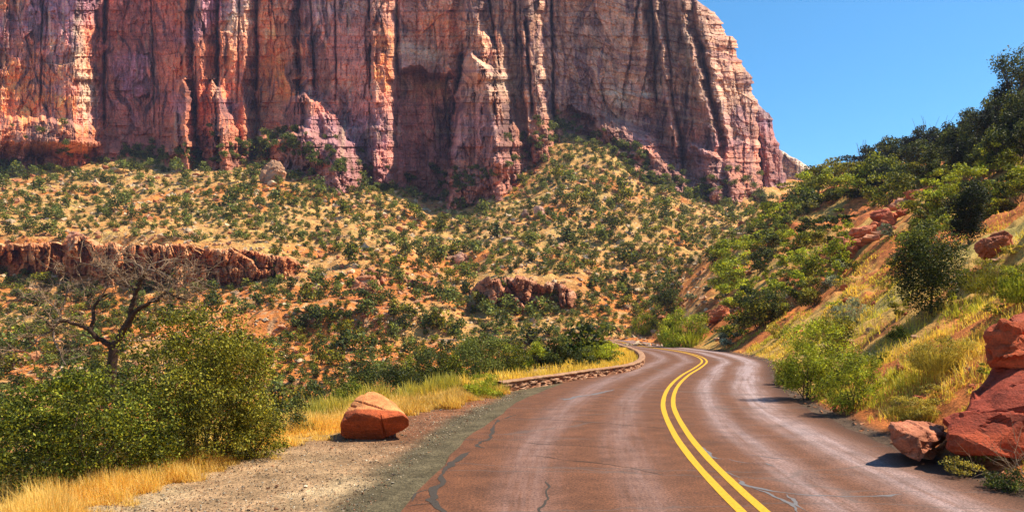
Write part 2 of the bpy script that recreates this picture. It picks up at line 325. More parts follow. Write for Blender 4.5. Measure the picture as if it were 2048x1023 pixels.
# ------------------------------------------------------------------ road
def road_material():
    m, n, l, p = newmat('road_asphalt')
    uv = node(n, 'ShaderNodeUVMap', uv_map='UVMap'); sp = n.new('ShaderNodeSeparateXYZ'); l.new(uv.outputs[0], sp.inputs[0])
    geo = n.new('ShaderNodeNewGeometry')
    def M(op, a, b=None, c=None):
        x = node(n, 'ShaderNodeMath', operation=op)
        for i, v in enumerate((a, b, c)):
            if v is None: continue
            if isinstance(v, (int, float)): x.inputs[i].default_value = v
            else: l.new(v, x.inputs[i])
        return x.outputs[0]
    def N(vec, sc, det=4, rough=.6):
        t = node(n, 'ShaderNodeTexNoise', Scale=sc, Detail=float(det), Roughness=rough); l.new(vec, t.inputs['Vector']); return t.outputs[0]
    mp = node(n, 'ShaderNodeMapping'); mp.inputs['Scale'].default_value = (1.7, .06, 1); l.new(uv.outputs[0], mp.inputs['Vector'])
    streak = N(mp.outputs[0], 2.6, 8, .75)
    wob = M('MULTIPLY', M('SUBTRACT', N(uv.outputs[0], .12, 2), .5), .9)
    u = M('ADD', sp.outputs[0], wob)
    def band(c, w, a):
        d = M('DIVIDE', M('SUBTRACT', u, c), w); return M('MULTIPLY', M('POWER', 2.718, M('MULTIPLY', M('MULTIPLY', d, d), -1.0)), a)
    tr = M('ADD', M('ADD', band(1.25, .34, .95), band(2.8, .5, 1.25)), M('ADD', band(-1.2, .4, .45), band(-2.9, .45, .5)))
    sm = node(n, 'ShaderNodeMapRange'); l.new(streak, sm.inputs[0]); sm.inputs[1].default_value = .33; sm.inputs[2].default_value = .68; sm.inputs[3].default_value = .25; sm.inputs[4].default_value = 1.25
    tr = M('MULTIPLY', tr, sm.outputs[0])
    far = node(n, 'ShaderNodeMapRange'); l.new(sp.outputs[1], far.inputs[0]); far.inputs[1].default_value = 172; far.inputs[2].default_value = 200; far.inputs[3].default_value = .62; far.inputs[4].default_value = 1.1
    tr = M('MULTIPLY', tr, far.outputs[0]); trc = M('MINIMUM', tr, 1.0)
    mix = node(n, 'ShaderNodeMix', data_type='RGBA'); l.new(trc, mix.inputs[0])
    mix.inputs[6].default_value = (.128, .048, .021, 1); mix.inputs[7].default_value = (.33, .235, .225, 1)  # wheel tracks: their pale lavender sheen is put into the colour
    g = N(geo.outputs['Position'], 26, 4, .85); g2 = N(geo.outputs['Position'], 1.6, 7, .72)
    gm = node(n, 'ShaderNodeMapRange'); l.new(g, gm.inputs[0]); gm.inputs[1].default_value = .3; gm.inputs[2].default_value = .7; gm.inputs[3].default_value = .05; gm.inputs[4].default_value = 1.95
    gm2 = node(n, 'ShaderNodeMapRange'); l.new(g2, gm2.inputs[0]); gm2.inputs[1].default_value = .3; gm2.inputs[2].default_value = .7; gm2.inputs[3].default_value = .6; gm2.inputs[4].default_value = 1.35
    # dark worn edge of the asphalt on both sides
    e1 = node(n, 'ShaderNodeMapRange'); l.new(M('ADD', sp.outputs[0], M('MULTIPLY', M('SUBTRACT', g2, .5), 1.1)), e1.inputs[0]); e1.inputs[1].default_value = 3.35; e1.inputs[2].default_value = 3.9; e1.inputs[3].default_value = 1; e1.inputs[4].default_value = .5
    v = node(n, 'ShaderNodeVectorMath', operation='SCALE'); l.new(mix.outputs[2], v.inputs[0]); l.new(M('MULTIPLY', M('MULTIPLY', gm.outputs[0], gm2.outputs[0]), e1.outputs[0]), v.inputs[3])
    # thin transverse cracks, a little paler than the asphalt
    mp2 = node(n, 'ShaderNodeMapping'); mp2.inputs['Scale'].default_value = (.10, .42, 1); l.new(uv.outputs[0], mp2.inputs['Vector'])
    wn2 = node(n, 'ShaderNodeTexNoise', Scale=1.4, Detail=3.0); l.new(uv.outputs[0], wn2.inputs['Vector'])
    va = node(n, 'ShaderNodeVectorMath', operation='MULTIPLY_ADD'); l.new(wn2.outputs[1], va.inputs[0]); va.inputs[1].default_value = (.1, .25, 0); l.new(mp2.outputs[0], va.inputs[2])
    vo = node(n, 'ShaderNodeTexVoronoi', Scale=1.0, feature='DISTANCE_TO_EDGE'); l.new(va.outputs[0], vo.inputs['Vector'])
    ck = node(n, 'ShaderNodeMapRange'); l.new(vo.outputs['Distance'], ck.inputs[0]); ck.inputs[1].default_value = .004; ck.inputs[2].default_value = .014; ck.inputs[3].default_value = .5; ck.inputs[4].default_value = 0
    mx3 = node(n, 'ShaderNodeMix', data_type='RGBA'); l.new(ck.outputs[0], mx3.inputs[0]); l.new(v.outputs[0], mx3.inputs[6]); mx3.inputs[7].default_value = (.10, .075, .065, 1)
    l.new(mx3.outputs[2], p.inputs['Base Color'])
    rr = node(n, 'ShaderNodeMapRange'); l.new(trc, rr.inputs[0]); rr.inputs[3].default_value = .9; rr.inputs[4].default_value = .62
    l.new(rr.outputs[0], p.inputs['Roughness']); p.inputs['Specular IOR Level'].default_value = .3
    b = node(n, 'ShaderNodeBump', Strength=.55, Distance=.012); l.new(g, b.inputs['Height']); l.new(b.outputs[0], p.inputs['Normal'])
    return m
M_road = road_material()
def ribbon(name, off0, off1, z, mat, i0=0, i1=None, nu=2, wob=0.0):
    i1 = i1 or len(RC); idx = np.arange(i0, i1); vs = []; uvs = []
    for k in range(nu):
        t = k / (nu - 1); o = off0 + (off1 - off0) * t
        ww = wob * fbm(RS[idx] / .9, 0 * RS[idx] + k * 9, 0, 4, 5) if (wob and k in (0, nu - 1)) else 0 * RS[idx]
        P = RC[idx] + RN[idx] * (o + ww)[:, None]; vs.append(np.stack([P[:, 0], P[:, 1], 0 * P[:, 0] + z], 1)); uvs.append(np.stack([0 * P[:, 0] + o + ww, RS[idx]], 1))
    n = len(idx); V_ = np.stack(vs, 1).reshape(-1, 3); U_ = np.stack(uvs, 1).reshape(-1, 2)
    return link(name, np_mesh(name, V_, grid_faces(n, nu), None, smooth=True, uv=U_), mat)
road = tag(ribbon('road', -RL, RR, 0.0, M_road, nu=9, wob=.10), kind='structure')
def paint(name, c, wear=.5):
    m, n, l, p = newmat(name)
    geo = n.new('ShaderNodeNewGeometry'); t = node(n, 'ShaderNodeTexNoise', Scale=26.0, Detail=5.0, Roughness=.75); l.new(geo.outputs[0], t.inputs['Vector'])
    r = node(n, 'ShaderNodeMapRange'); l.new(t.outputs[0], r.inputs[0]); r.inputs[1].default_value = .28; r.inputs[2].default_value = .5; r.inputs[3].default_value = wear; r.inputs[4].default_value = 1
    v = node(n, 'ShaderNodeVectorMath', operation='SCALE'); v.inputs[0].default_value = c; l.new(r.outputs[0], v.inputs[3]); l.new(v.outputs[0], p.inputs['Base Color'])
    p.inputs['Roughness'].default_value = .85; p.inputs['Specular IOR Level'].default_value = .15
    b = node(n, 'ShaderNodeBump', Strength=.4, Distance=.01); l.new(t.outputs[0], b.inputs['Height']); l.new(b.outputs[0], p.inputs['Normal'])
    return m
M_yel = paint('yellow_paint', (.62, .34, .028), .38)
for a, b in ((-.22, -.085), (.085, .22)):
    tag(ribbon('road_marking', a, b, .006, M_yel, nu=2, wob=.006), kind='structure')
M_seal = paint('crack_sealant', (.060, .048, .040), .6); M_seal2 = paint('pale_sealant', (.16, .15, .155), .6)
def ground_line(name, pts, w, mat, z=.0045, seed=0):
    P = catmull([gp(*q) for q in pts], .05); n = len(P)
    P = P + np.stack([fbm(np.arange(n) / 9., 0 * P[:, 0], 0, 3, seed), fbm(np.arange(n) / 9., 0 * P[:, 0] + 5, 0, 3, seed)], 1) * .07
    T = np.gradient(P, axis=0); T /= np.linalg.norm(T, axis=1)[:, None] + 1e-9; Nn = np.stack([T[:, 1], -T[:, 0]], 1)
    ww = w * .8 * (0.35 + 1.1 * vnoise(np.arange(n) / 7., 0 * P[:, 0], 0, seed + 3)) * np.clip(np.minimum(np.arange(n), n - 1 - np.arange(n)) / 6., .15, 1)
    V_ = np.stack([np.c_[P - Nn * ww[:, None] / 2, 0 * P[:, 0] + z], np.c_[P + Nn * ww[:, None] / 2, 0 * P[:, 0] + z]], 1).reshape(-1, 3)
    return tag(link(name, np_mesh(name, V_, grid_faces(n, 2)), mat), kind='structure')
seals = [([(1003, 838), (991, 851), (984, 872), (958, 888), (964, 897)], .10, 0), ([(940, 903), (925, 914), (903, 928), (885, 955), (872, 975), (864, 1000), (905, 1040)], .13, 0),
         ([(872, 975), (840, 984), (818, 1000)], .07, 0), ([(862, 1002), (830, 1008), (800, 1014)], .07, 0), ([(1003, 838), (1030, 828)], .06, 0),
         ([(1392, 882), (1408, 902), (1440, 915), (1452, 920)], .07, 1), ([(1478, 958), (1500, 972), (1560, 984), (1640, 990), (1740, 992), (1800, 986)], .09, 1),
         ([(1500, 972), (1560, 1000), (1600, 1030)], .08, 1), ([(1575, 985), (1585, 1003), (1610, 1023)], .10, 1), ([(1530, 925), (1550, 932)], .12, 1),
         ([(1400, 888), (1440, 935), (1480, 958)], .05, 1), ([(1130, 800), (1160, 792), (1200, 785), (1230, 778)], .22, 1), ([(1115, 797), (1140, 797)], .25, 1),
         ([(1000, 905), (1100, 915), (1200, 925), (1330, 950)], .03, 0), ([(930, 880), (1050, 885), (1180, 892), (1300, 905)], .03, 0), ([(1020, 835), (1120, 840), (1260, 850), (1345, 858)], .035, 0), ([(1420, 860), (1500, 868), (1580, 872), (1650, 880)], .03, 1), ([(1480, 905), (1560, 915), (1640, 918)], .03, 1), ([(1405, 828), (1470, 832), (1540, 838)], .035, 1), ([(1090, 960), (1095, 990), (1080, 1030)], .04, 0), ([(1440, 915), (1500, 925), (1530, 925)], .03, 1)]
for i, (p_, w, k) in enumerate(seals): ground_line('crack_sealant', p_, w, M_seal2 if k else M_seal, z=.0035 + .0011 * (i % 2), seed=i)

# ------------------------------------------------------------------ cliffs
def colcells(x, y, w, seed, seg):
    f = x / w + .75 * (vnoise(x / (1.9 * w), 0 * x, 0, seed) - .5) * 2
    c = np.floor(f); fr_ = f - c; j = np.floor(y / seg + hsh(c, seed + 2) * 9)
    return c, fr_, hsh2(c, j, seed + 3)
def rock_relief(px, py, k=1.0, big=1.0, vert=1.0):
    """metres of protrusion towards the viewer for jointed, bedded sandstone; k = pixels per unit of detail"""
    wx = px + 6 * k * fbm(px / (160 * k), py / (170 * k), 0, 2, 101) + 1.3 * k * fbm(px / (9 * k), py / (11 * k), 0, 3, 102)
    wy = py + 5 * k * fbm(px / (40 * k), py / (30 * k), 0, 3, 103)
    out = facets(wx, wy, 105 * k, 360 * k, 4.0 * big, 11, 1.) + vert * colplanes(wx, wy, 52 * k, 210 * k, 3.4, 22) + vert * colplanes(wx, wy, 21 * k, 85 * k, 1.7, 23) + facets(wx, wy, 30 * k, 96 * k, 1.7, 33, 1.0) + facets(wx, wy, 10 * k, 27 * k, 1.15, 44, 1.4) + facets(wx, wy, 5 * k, 9 * k, .5, 55, 1.5)
    for w, a, seg, sd_ in ((62, 1.3, 230, 2), (24, .7, 90, 3)):
        c, fr_, h = colcells(wx, wy, w * k, sd_ * 13, seg * k); j2 = np.floor(wy / (seg * k) + hsh(c, sd_ * 13 + 2) * 9); out = out + vert * a * ((h - .5) * 1.3 - (hsh2(c, j2, 91) > .45) * 1.9 * np.exp(-(np.minimum(fr_, 1 - fr_) * w / 1.5) ** 2))
    for w, a, sd_ in ((30, .55, 5), (11, .4, 6), (4.6, .22, 7)):
        f = wy / (w * k) + .5 * fbm(px / (70 * k), wy / (200 * k), 0, 2, sd_); c = np.floor(f); out = out + a * (hsh(c, sd_ * 31) - .5) * 2.2 * sstep(-.25, .45, fbm(px / (75 * k), py / (26 * k), 0, 3, 150 + sd_))
    return out + .22 * fbm(px / (20 * k), py / (24 * k), 0, 5, 104, .55) + .08 * fbm(px / (4 * k), py / (4 * k), 0, 3, 105, .6)
def colplanes(x, y, w, seg, a, seed):
    c, fr_, h = colcells(x, y, w, seed, seg); j = np.floor(y / seg + hsh(c, seed + 2) * 9); t = hsh2(c, j, seed + 8)
    return a * ((h - .5) * 1.4 + (t - .38) * 1.7 * (fr_ - .5))
def butt(px, py, left, right, p, rf=.12, lf=.25, top=None):
    """buttress between two edge polylines [(y,x)..]; sharp right flank"""
    xl = np.interp(py, [a[0] for a in left], [a[1] for a in left]); xr = np.interp(py, [a[0] for a in right], [a[1] for a in right])
    k1 = np.floor(py / 23 + .5 * vnoise(py / 60, 0 * py)); k2 = np.floor(py / 11 + 3.3)
    xl = xl + 2 * fbm(py / 12, 0 * py + 3, 0, 3, 7) + (hsh(k1, 71) - .5) * 7; xr = xr + 1.8 * fbm(py / 9, 0 * py + 9, 0, 3, 8) + (hsh(k1, 72) - .5) * 10 + (hsh(k2, 73) - .5) * 5
    u = (px - xl) / np.maximum(xr - xl, 1); v = np.clip(u / lf, 0, 1) * np.clip((1 - u) / rf, 0, 1) * (.72 + .28 * np.clip(u, 0, 1))
    vq = v * 4 + .9 * (hsh(k1, 74) - .5); vf = vq - np.floor(vq); v = .35 * v + .65 * np.clip((np.floor(vq) + sstep(0, .28, vf)) / 4, 0, 1) * (v > 0)
    y0 = left[0][0]; y1 = left[-1][0]; y0 = y0 + 9 * fbm(px / 17, 0 * px + y1, 0, 4, 19) + (34 * np.abs(u - .42) * (np.abs(u) < 2) if p > 0 else 16 * np.abs(u - .5) ** 1.5)
    return 1.9 * p * v * sstep(y0 - 3, y0 + 9, py) * (1 - sstep(y1 + 25, y1 + 60, py))
DB_X = [-500, 0, 150, 300, 450, 545, 620, 700, 790, 860, 930, 1020, 1130, 1210, 1300, 1400, 1500, 1600]
DB_Y = [372, 372, 370, 365, 362, 372, 358, 345, 345, 360, 352, 352, 372, 362, 352, 350, 352, 356]
YB_Y = [300, 322, 322, 320, 318, 290, 312, 368, 386, 403, 393, 325, 262, 292, 378, 402, 402, 420]
def cliff_depth(px, py):
    D = np.interp(px, DB_X, DB_Y) - 2 + np.maximum(0, 400 - py) * .055
    ax = np.linspace(-500, 1600, 400); sm = np.interp(ax, DB_X, DB_Y)
    kk = np.ones(25) / 25; sm = np.convolve(np.pad(sm, 12, mode='edge'), kk, 'valid'); D = np.interp(px, ax, sm) - 1 + np.maximum(0, 400 - py) * .055
    rt_ = sstep(1090, 1140, px) * sstep(1530, 1500, px); pr = rock_relief(px, py, vert=.62 - .38 * rt_) * .8
    dg = (py - .22 * (px - 1100) + 14 * fbm(px / 70, py / 50, 0, 3, 140)) / 15; pr += rt_ * (.9 * (dg - np.floor(dg)) * (.4 + hsh(np.floor(dg), 5)) + 1.6 * fbm(px / 60, py / 40, 0, 3, 141))
    B = lambda *a, **k: butt(px, py, *a, **k)
    Y_ = (-400, 480)
    pr += B([(-400, -200), (255, -200)], [(-400, 190), (60, 196), (180, 201), (255, 204)], 15, rf=.13, lf=.01)
    pr += B([(235, -60), (330, -80)], [(235, 190), (290, 200), (330, 205)], 7, rf=.2, lf=.1)
    pr -= B([(-400, 200), (250, 205)], [(-400, 362), (150, 362), (250, 350)], 8, rf=.04, lf=.04)
    pr += B([(-400, 352), (160, 362), (330, 365)], [(-400, 390), (90, 384), (330, 390)], 5, rf=.5)
    pr += B([(-400, 390), (140, 385), (330, 398)], [(-400, 436), (90, 434), (200, 432), (330, 440)], 9, rf=.62, lf=.1)
    pr += B([(155, 358), (240, 330), (330, 316)], [(155, 384), (240, 392), (330, 402)], 15, rf=.34)
    pr += B([(150, 420), (200, 415), (330, 405)], [(150, 436), (200, 455), (260, 476), (330, 486)], 14, rf=.42)
    pr += B([(-400, 436), (330, 436)], [(-400, 508), (100, 514), (200, 510), (330, 512)], 9, rf=.28, lf=.06)
    pr += B([(205, 478), (330, 478)], [(205, 500), (330, 508)], 3, rf=.4)
    pr += B([(-400, 512), (280, 515)], [(-400, 585), (80, 592), (200, 605), (280, 612)], 6, rf=.12, lf=.03)
    pr += B([(50, 590), (200, 600), (300, 600)], [(50, 612), (100, 628), (180, 634), (300, 640)], 5, rf=.35, lf=.05)
    pr += B([(185, 590), (300, 560), (360, 520)], [(185, 640), (240, 680), (300, 720), (360, 735)], 14, rf=.3, lf=.3)
    pr += B([(262, 520), (380, 520)], [(262, 692), (320, 715), (380, 738)], 12, rf=.13, lf=.02)
    pr += B([(165, 655), (260, 650), (380, 645)], [(165, 680), (200, 690), (300, 735), (380, 745)], 5, rf=.5)
    pr += B([(-400, 735), (380, 742)], [(-400, 792), (200, 792), (300, 790), (380, 795)], 7, rf=.3, lf=.1)
    pr -= B([(135, 795), (400, 780)], [(135, 905), (290, 905), (400, 900)], 13, rf=.03, lf=.1)
    pr += B([(-400, 880), (110, 890)], [(-400, 925), (100, 912), (110, 912)], 4, rf=.5)
    pr += B([(108, 925), (150, 920), (250, 905), (330, 890), (420, 860)], [(108, 968), (150, 1000), (250, 1022), (330, 1040), (420, 1056)], 19, rf=.28, lf=.10)
    pr += B([(-400, 925), (120, 925)], [(-400, 962), (120, 975)], 9, rf=.3, lf=.1)
    pr += B([(60, 955), (300, 970)], [(60, 985), (110, 1000), (200, 1028), (300, 1045)], 9, rf=.35)
    pr += B([(50, 985), (190, 990)], [(50, 1010), (150, 1022), (190, 1024)], 8, rf=.4)
    pr += B([(-400, 1030), (150, 1045), (290, 1060)], [(-400, 1075), (100, 1090), (200, 1096), (290, 1110)], 11, rf=.25, lf=.08)
    pr += B([(240, 1020), (330, 1020)], [(240, 1040), (330, 1062)], 5, rf=.4)
    pr -= B([(215, 1112), (300, 1110)], [(215, 1190), (300, 1200)], 6, rf=.05, lf=.03)
    pr += B([(202, 1112), (300, 1110)], [(202, 1126), (300, 1128)], 6, rf=.5, lf=.2)
    pr += B([(-400, 1230), (60, 1275), (180, 1282)], [(-400, 1280), (60, 1300), (180, 1312)], 4, rf=.4)
    pr += B([(-400, 1280), (0, 1300), (60, 1315), (200, 1330), (270, 1345)], [(-400, 1295), (0, 1318), (60, 1330), (200, 1345), (270, 1358)], 8, rf=.5)
    pr += B([(-400, 1300), (60, 1360), (150, 1385), (270, 1415)], [(-400, 1350), (60, 1385), (150, 1410), (270, 1442)], 8, rf=.4)
    pr += B([(-200, 1340), (90, 1400), (280, 1448)], [(-200, 1380), (90, 1430), (280, 1468)], 6, rf=.4)
    pr += B([(232, 1170), (300, 1190), (400, 1230)], [(232, 1250), (280, 1320), (340, 1380), (400, 1420)], 9, rf=.3, lf=.3)
    pr += B([(285, 1360), (330, 1375), (400, 1375)], [(285, 1400), (330, 1480), (400, 1495)], 7, rf=.25, lf=.2)
    for a, b, c_, d_ in ((1285, 232, 1330, 330), (1330, 245, 1370, 350), (1400, 290, 1440, 380), (1440, 300, 1485, 390)):
        pr += B([(b, a), (d_, a + 12)], [(b, a + 22), (d_, c_ + 6)], 3.5, rf=.4)
    for cx0, cx1, cy0, cy1, wd, dpt in ((206, 208, -300, 250, 3.5, 9), (366, 364, -300, 160, 3, 7), (388, 392, -300, 300, 2.2, 5), (437, 435, -300, 150, 3, 7), (513, 516, -300, 310, 2.5, 5), (592, 600, -300, 190, 2.2, 5), (612, 628, -300, 180, 2, 5), (668, 672, -300, 210, 1.8, 4),
                                        (737, 742, -300, 200, 2.6, 6), (796, 792, -300, 300, 3, 6), (925, 903, 110, 300, 9, 14), (895, 890, 150, 240, 2, 4), (962, 1000, -100, 150, 2.2, 6), (1028, 1032, -200, 100, 2.4, 6), (1052, 1064, 40, 230, 3, 8), (1098, 1108, -200, 240, 2.6, 7), (1296, 1312, -200, 200, 2.2, 5),
                                        (1330, 1352, 0, 330, 2.2, 5), (1352, 1368, 230, 350, 4, 9), (1400, 1440, 80, 290, 2.4, 5), (300, 310, -100, 250, 1.8, 3), (90, 80, -200, 220, 1.8, 3), (480, 476, -100, 200, 1.8, 3)):
        cxx = cx0 + (cx1 - cx0) * np.clip((py - cy0) / (cy1 - cy0), -.2, 1.2) + 2.2 * fbm(py / 25, 0 * py + cx0, 0, 4, 61)
        pr -= dpt * np.exp(-((px - cxx) / wd) ** 2) * sstep(cy0 - 10, cy0 + 8, py) * sstep(cy1 + 14, cy1 - 8, py)
    # blocky flared foot of the wall
    yb = np.interp(px, DB_X, YB_Y); foot = sstep(95, 5, yb - py); lst = np.floor((yb - py) / 17 + .8 * fbm(px / 50, py / 60, 0, 2, 12)); pr += sstep(110, 60, yb - py) * np.clip(6.5 - lst * 1.15, 0, 7) * .9
    cid, e = voro(px / 17 + fbm(px / 30, py / 30, 0, 2, 3), py / 15, 44)
    pr += foot * (3.5 + (cid - .4) * 5.5 * sstep(0, .15, e) + 2 * fbm(px / 25, py / 18, 0, 3, 66))
    return D - pr
def cliff_color(px, py, D):
    X = (px - 1024) / F * D; n1 = fbm(px / 90, py / 70, 0, 4, 201); n2 = fbm(px / 26, py / 22, 0, 4, 202)
    st = fbm(px / 9 + 2 * fbm(px / 30, py / 60, 0, 2, 1), py / 130, 0, 5, 203, .65)            # vertical varnish streaks
    sd_ = fbm(px / 180, (py - .22 * px * sstep(1050, 1250, px)) / 7.5, 0, 5, 204, .65)                 # bedding
    r = C3(.55, .18, .085); pu = C3(.32, .15, .18); tn = C3(.37, .215, .145); org = C3(.68, .22, .065)
    qx = px + 1.5 * fbm(px / 9, py / 11, 0, 2, 7)
    w = sstep(560, 1120, px + n1 * 90 - (py - 200) * .5)
    c = mixc(r + 0 * px[..., None], pu, sstep(-.3, .4, n1)); c = mixc(c, pu, np.exp(-((px - 760) / 190) ** 2) * .5 + .35 * np.exp(-((px - 270) / 80) ** 2)); c = mixc(c, C3(.40, .20, .155), w * .5); c = mixc(c, tn, w * sstep(320, 160, py + n2 * 50))
    for cx, cy, rx, ry, a in ((60, 170, 120, 90, .8), (560, 150, 42, 130, .8), (765, 110, 22, 90, .8), (690, 170, 60, 40, .3), (1000, 60, 80, 60, .2), (880, 60, 60, 50, .5), (450, 90, 20, 50, .5), (1480, 60, 30, 90, .35), (90, 250, 110, 25, .7), (940, 340, 60, 60, .35)):
        g = np.exp(-((px - cx) / rx) ** 2 - ((py - cy) / ry) ** 2 + n2 * .9) * a; c = mixc(c, org, np.clip(g, 0, .9))
    c = mixc(c, C3(.10, .055, .06), sstep(.0, .5, st) * .85 * sstep(-.5, .3, n1 + .5))
    c = mixc(c, C3(.58, .40, .27), sstep(.35, .9, fbm(px / 7, py / 90, 0, 4, 209, .6)) * .4)
    c = mixc(c, C3(.50, .32, .20), sstep(.2, .8, sd_) * (.12 + .35 * w)); c = mixc(c, C3(.16, .075, .075), sstep(.1, .7, -sd_) * (.35 + .3 * w))
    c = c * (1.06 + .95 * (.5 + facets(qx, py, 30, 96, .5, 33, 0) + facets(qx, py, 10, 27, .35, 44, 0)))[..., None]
    for cx, cy, rx, ry in ((1240, 195, 22, 16), (1225, 185, 30, 5), (1290, 190, 26, 5), (820, 100, 24, 14), (855, 110, 40, 9), (1375, 110, 6, 30), (480, 45, 25, 40), (160, 110, 12, 60), (175, 190, 14, 40), (875, 170, 22, 7), (1010, 165, 20, 8)):
        g = np.exp(-((px - cx) / rx) ** 2 - ((py - cy) / ry) ** 2 + n2 * .8); c = mixc(c, C3(.72, .56, .40), np.clip(g * (.6 + .8 * sstep(-.4, .4, sd_)), 0, .65))
    yb = np.interp(px, DB_X, YB_Y)
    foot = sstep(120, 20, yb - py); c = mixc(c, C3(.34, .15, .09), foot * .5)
    return np.clip(c, .03, .85)
EDGE_Y = [-420, -150, -60, 0, 25, 50, 75, 100, 130, 155, 180, 205, 235, 270, 330, 400, 470]
EDGE_X = [1130, 1280, 1352, 1396, 1428, 1448, 1462, 1474, 1485, 1500, 1508, 1513, 1514, 1516, 1521, 1530, 1545]
def cliff_sheet(name, x0, edge, y0, y1, depthf, colorf, mat, dx=1.4, dy=1.4, rnd=55., back=14., kind='structure'):
    n = int((edge(np.array([300.]))[0] - x0) / dx); rows = np.arange(y0, y1, dy)
    u = np.linspace(0, 1, n); uu, ry = np.meshgrid(u, rows); ed = edge(ry); px = x0 + (ed - x0) * uu
    D = depthf(px, ry); q = np.clip(1 - (ed - px) / rnd, 0, 1); D = D + back * (1 - np.sqrt(np.maximum(0, 1 - q * q)))
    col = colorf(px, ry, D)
    k = np.arange(1, 30)[None, :]; pxe = ed[:, -1:] - .35 * k; De = D[:, -1:] + 4.0 * k + 2 * fbm(k / 3. + 0 * pxe, ry[:, :1] / 14, 0, 3, 9)
    ex = np.repeat(col[:, -1:], k.shape[1], axis=1)
    px = np.concatenate([px, pxe], 1); D = np.concatenate([D, De], 1); col = np.concatenate([col, ex], 1); ry = np.repeat(ry[:, :1], px.shape[1], axis=1)
    Vv = np.stack([(px - 1024) / F * D, D, CH + (HZ - ry) / F * D], -1)
    # cap running back from the crest
    cap = Vv[:1].repeat(6, axis=0).copy(); cap[:, :, 1] += (np.arange(6)[::-1] * 24)[:, None]; cap[:, :, 2] += (np.arange(6)[::-1] * 3)[:, None]
    Vv = np.concatenate([cap[:-1], Vv]); col = np.concatenate([col[:1].repeat(5, axis=0), col])
    f = grid_faces(Vv.shape[0], Vv.shape[1])[:, ::-1]
    return tag(link(name, np_mesh(name, Vv.reshape(-1, 3), f, col.reshape(-1, 3), smooth=False), mat), kind=kind)
def edge1(y): return np.interp(y, EDGE_Y, EDGE_X) + 2 * fbm(y / 10, 0 * y, 0, 4, 77) + (hsh(np.floor(y / 24), 5) - .5) * 12 * sstep(230, 180, y) + (hsh(np.floor(y / 9), 6) - .5) * 5
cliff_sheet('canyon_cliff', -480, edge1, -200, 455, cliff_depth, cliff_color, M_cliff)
def edge2(y): return (hsh(np.floor(y / 15), 8) - .5) * 7 + np.interp(y, [150, 185, 205, 222, 235, 262, 290, 330, 380, 440], [1420, 1470, 1515, 1532, 1543, 1548, 1562, 1566, 1572, 1580]) + 2 * fbm(y / 13, 0 * y, 0, 4, 71)
cliff_sheet('canyon_cliff', 1380, edge2, 150, 450, lambda x, y: 398 - rock_relief(x + 777, y, .8) * .9 + np.maximum(0, 400 - y) * .05 - butt(x, y, [(150, 1500), (440, 1528)], [(150, 1530), (440, 1556)], 5, rf=.3),
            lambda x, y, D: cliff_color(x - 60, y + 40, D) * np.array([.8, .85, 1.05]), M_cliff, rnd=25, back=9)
def edge3(y): return np.interp(y, [290, 300, 312, 318, 326, 335, 345, 352, 440], [1555, 1562, 1580, 1595, 1606, 1622, 1638, 1655, 1760]) + 2 * fbm(y / 9, 0 * y, 0, 3, 72)
cliff_sheet('distant_cliff', 1480, edge3, 290, 450, lambda x, y: 620 - rock_relief(x + 333, y, .5) * 1.3 - (x - 1550) * .1,
            lambda x, y, D: mixc(C3(.70, .52, .38) + 0 * x[..., None], C3(.42, .26, .22), sstep(-.2, .4, fbm(x / 16, y / 9, 0, 4, 5))), M_cliff, dx=1.2, dy=1.2, rnd=20, back=9)

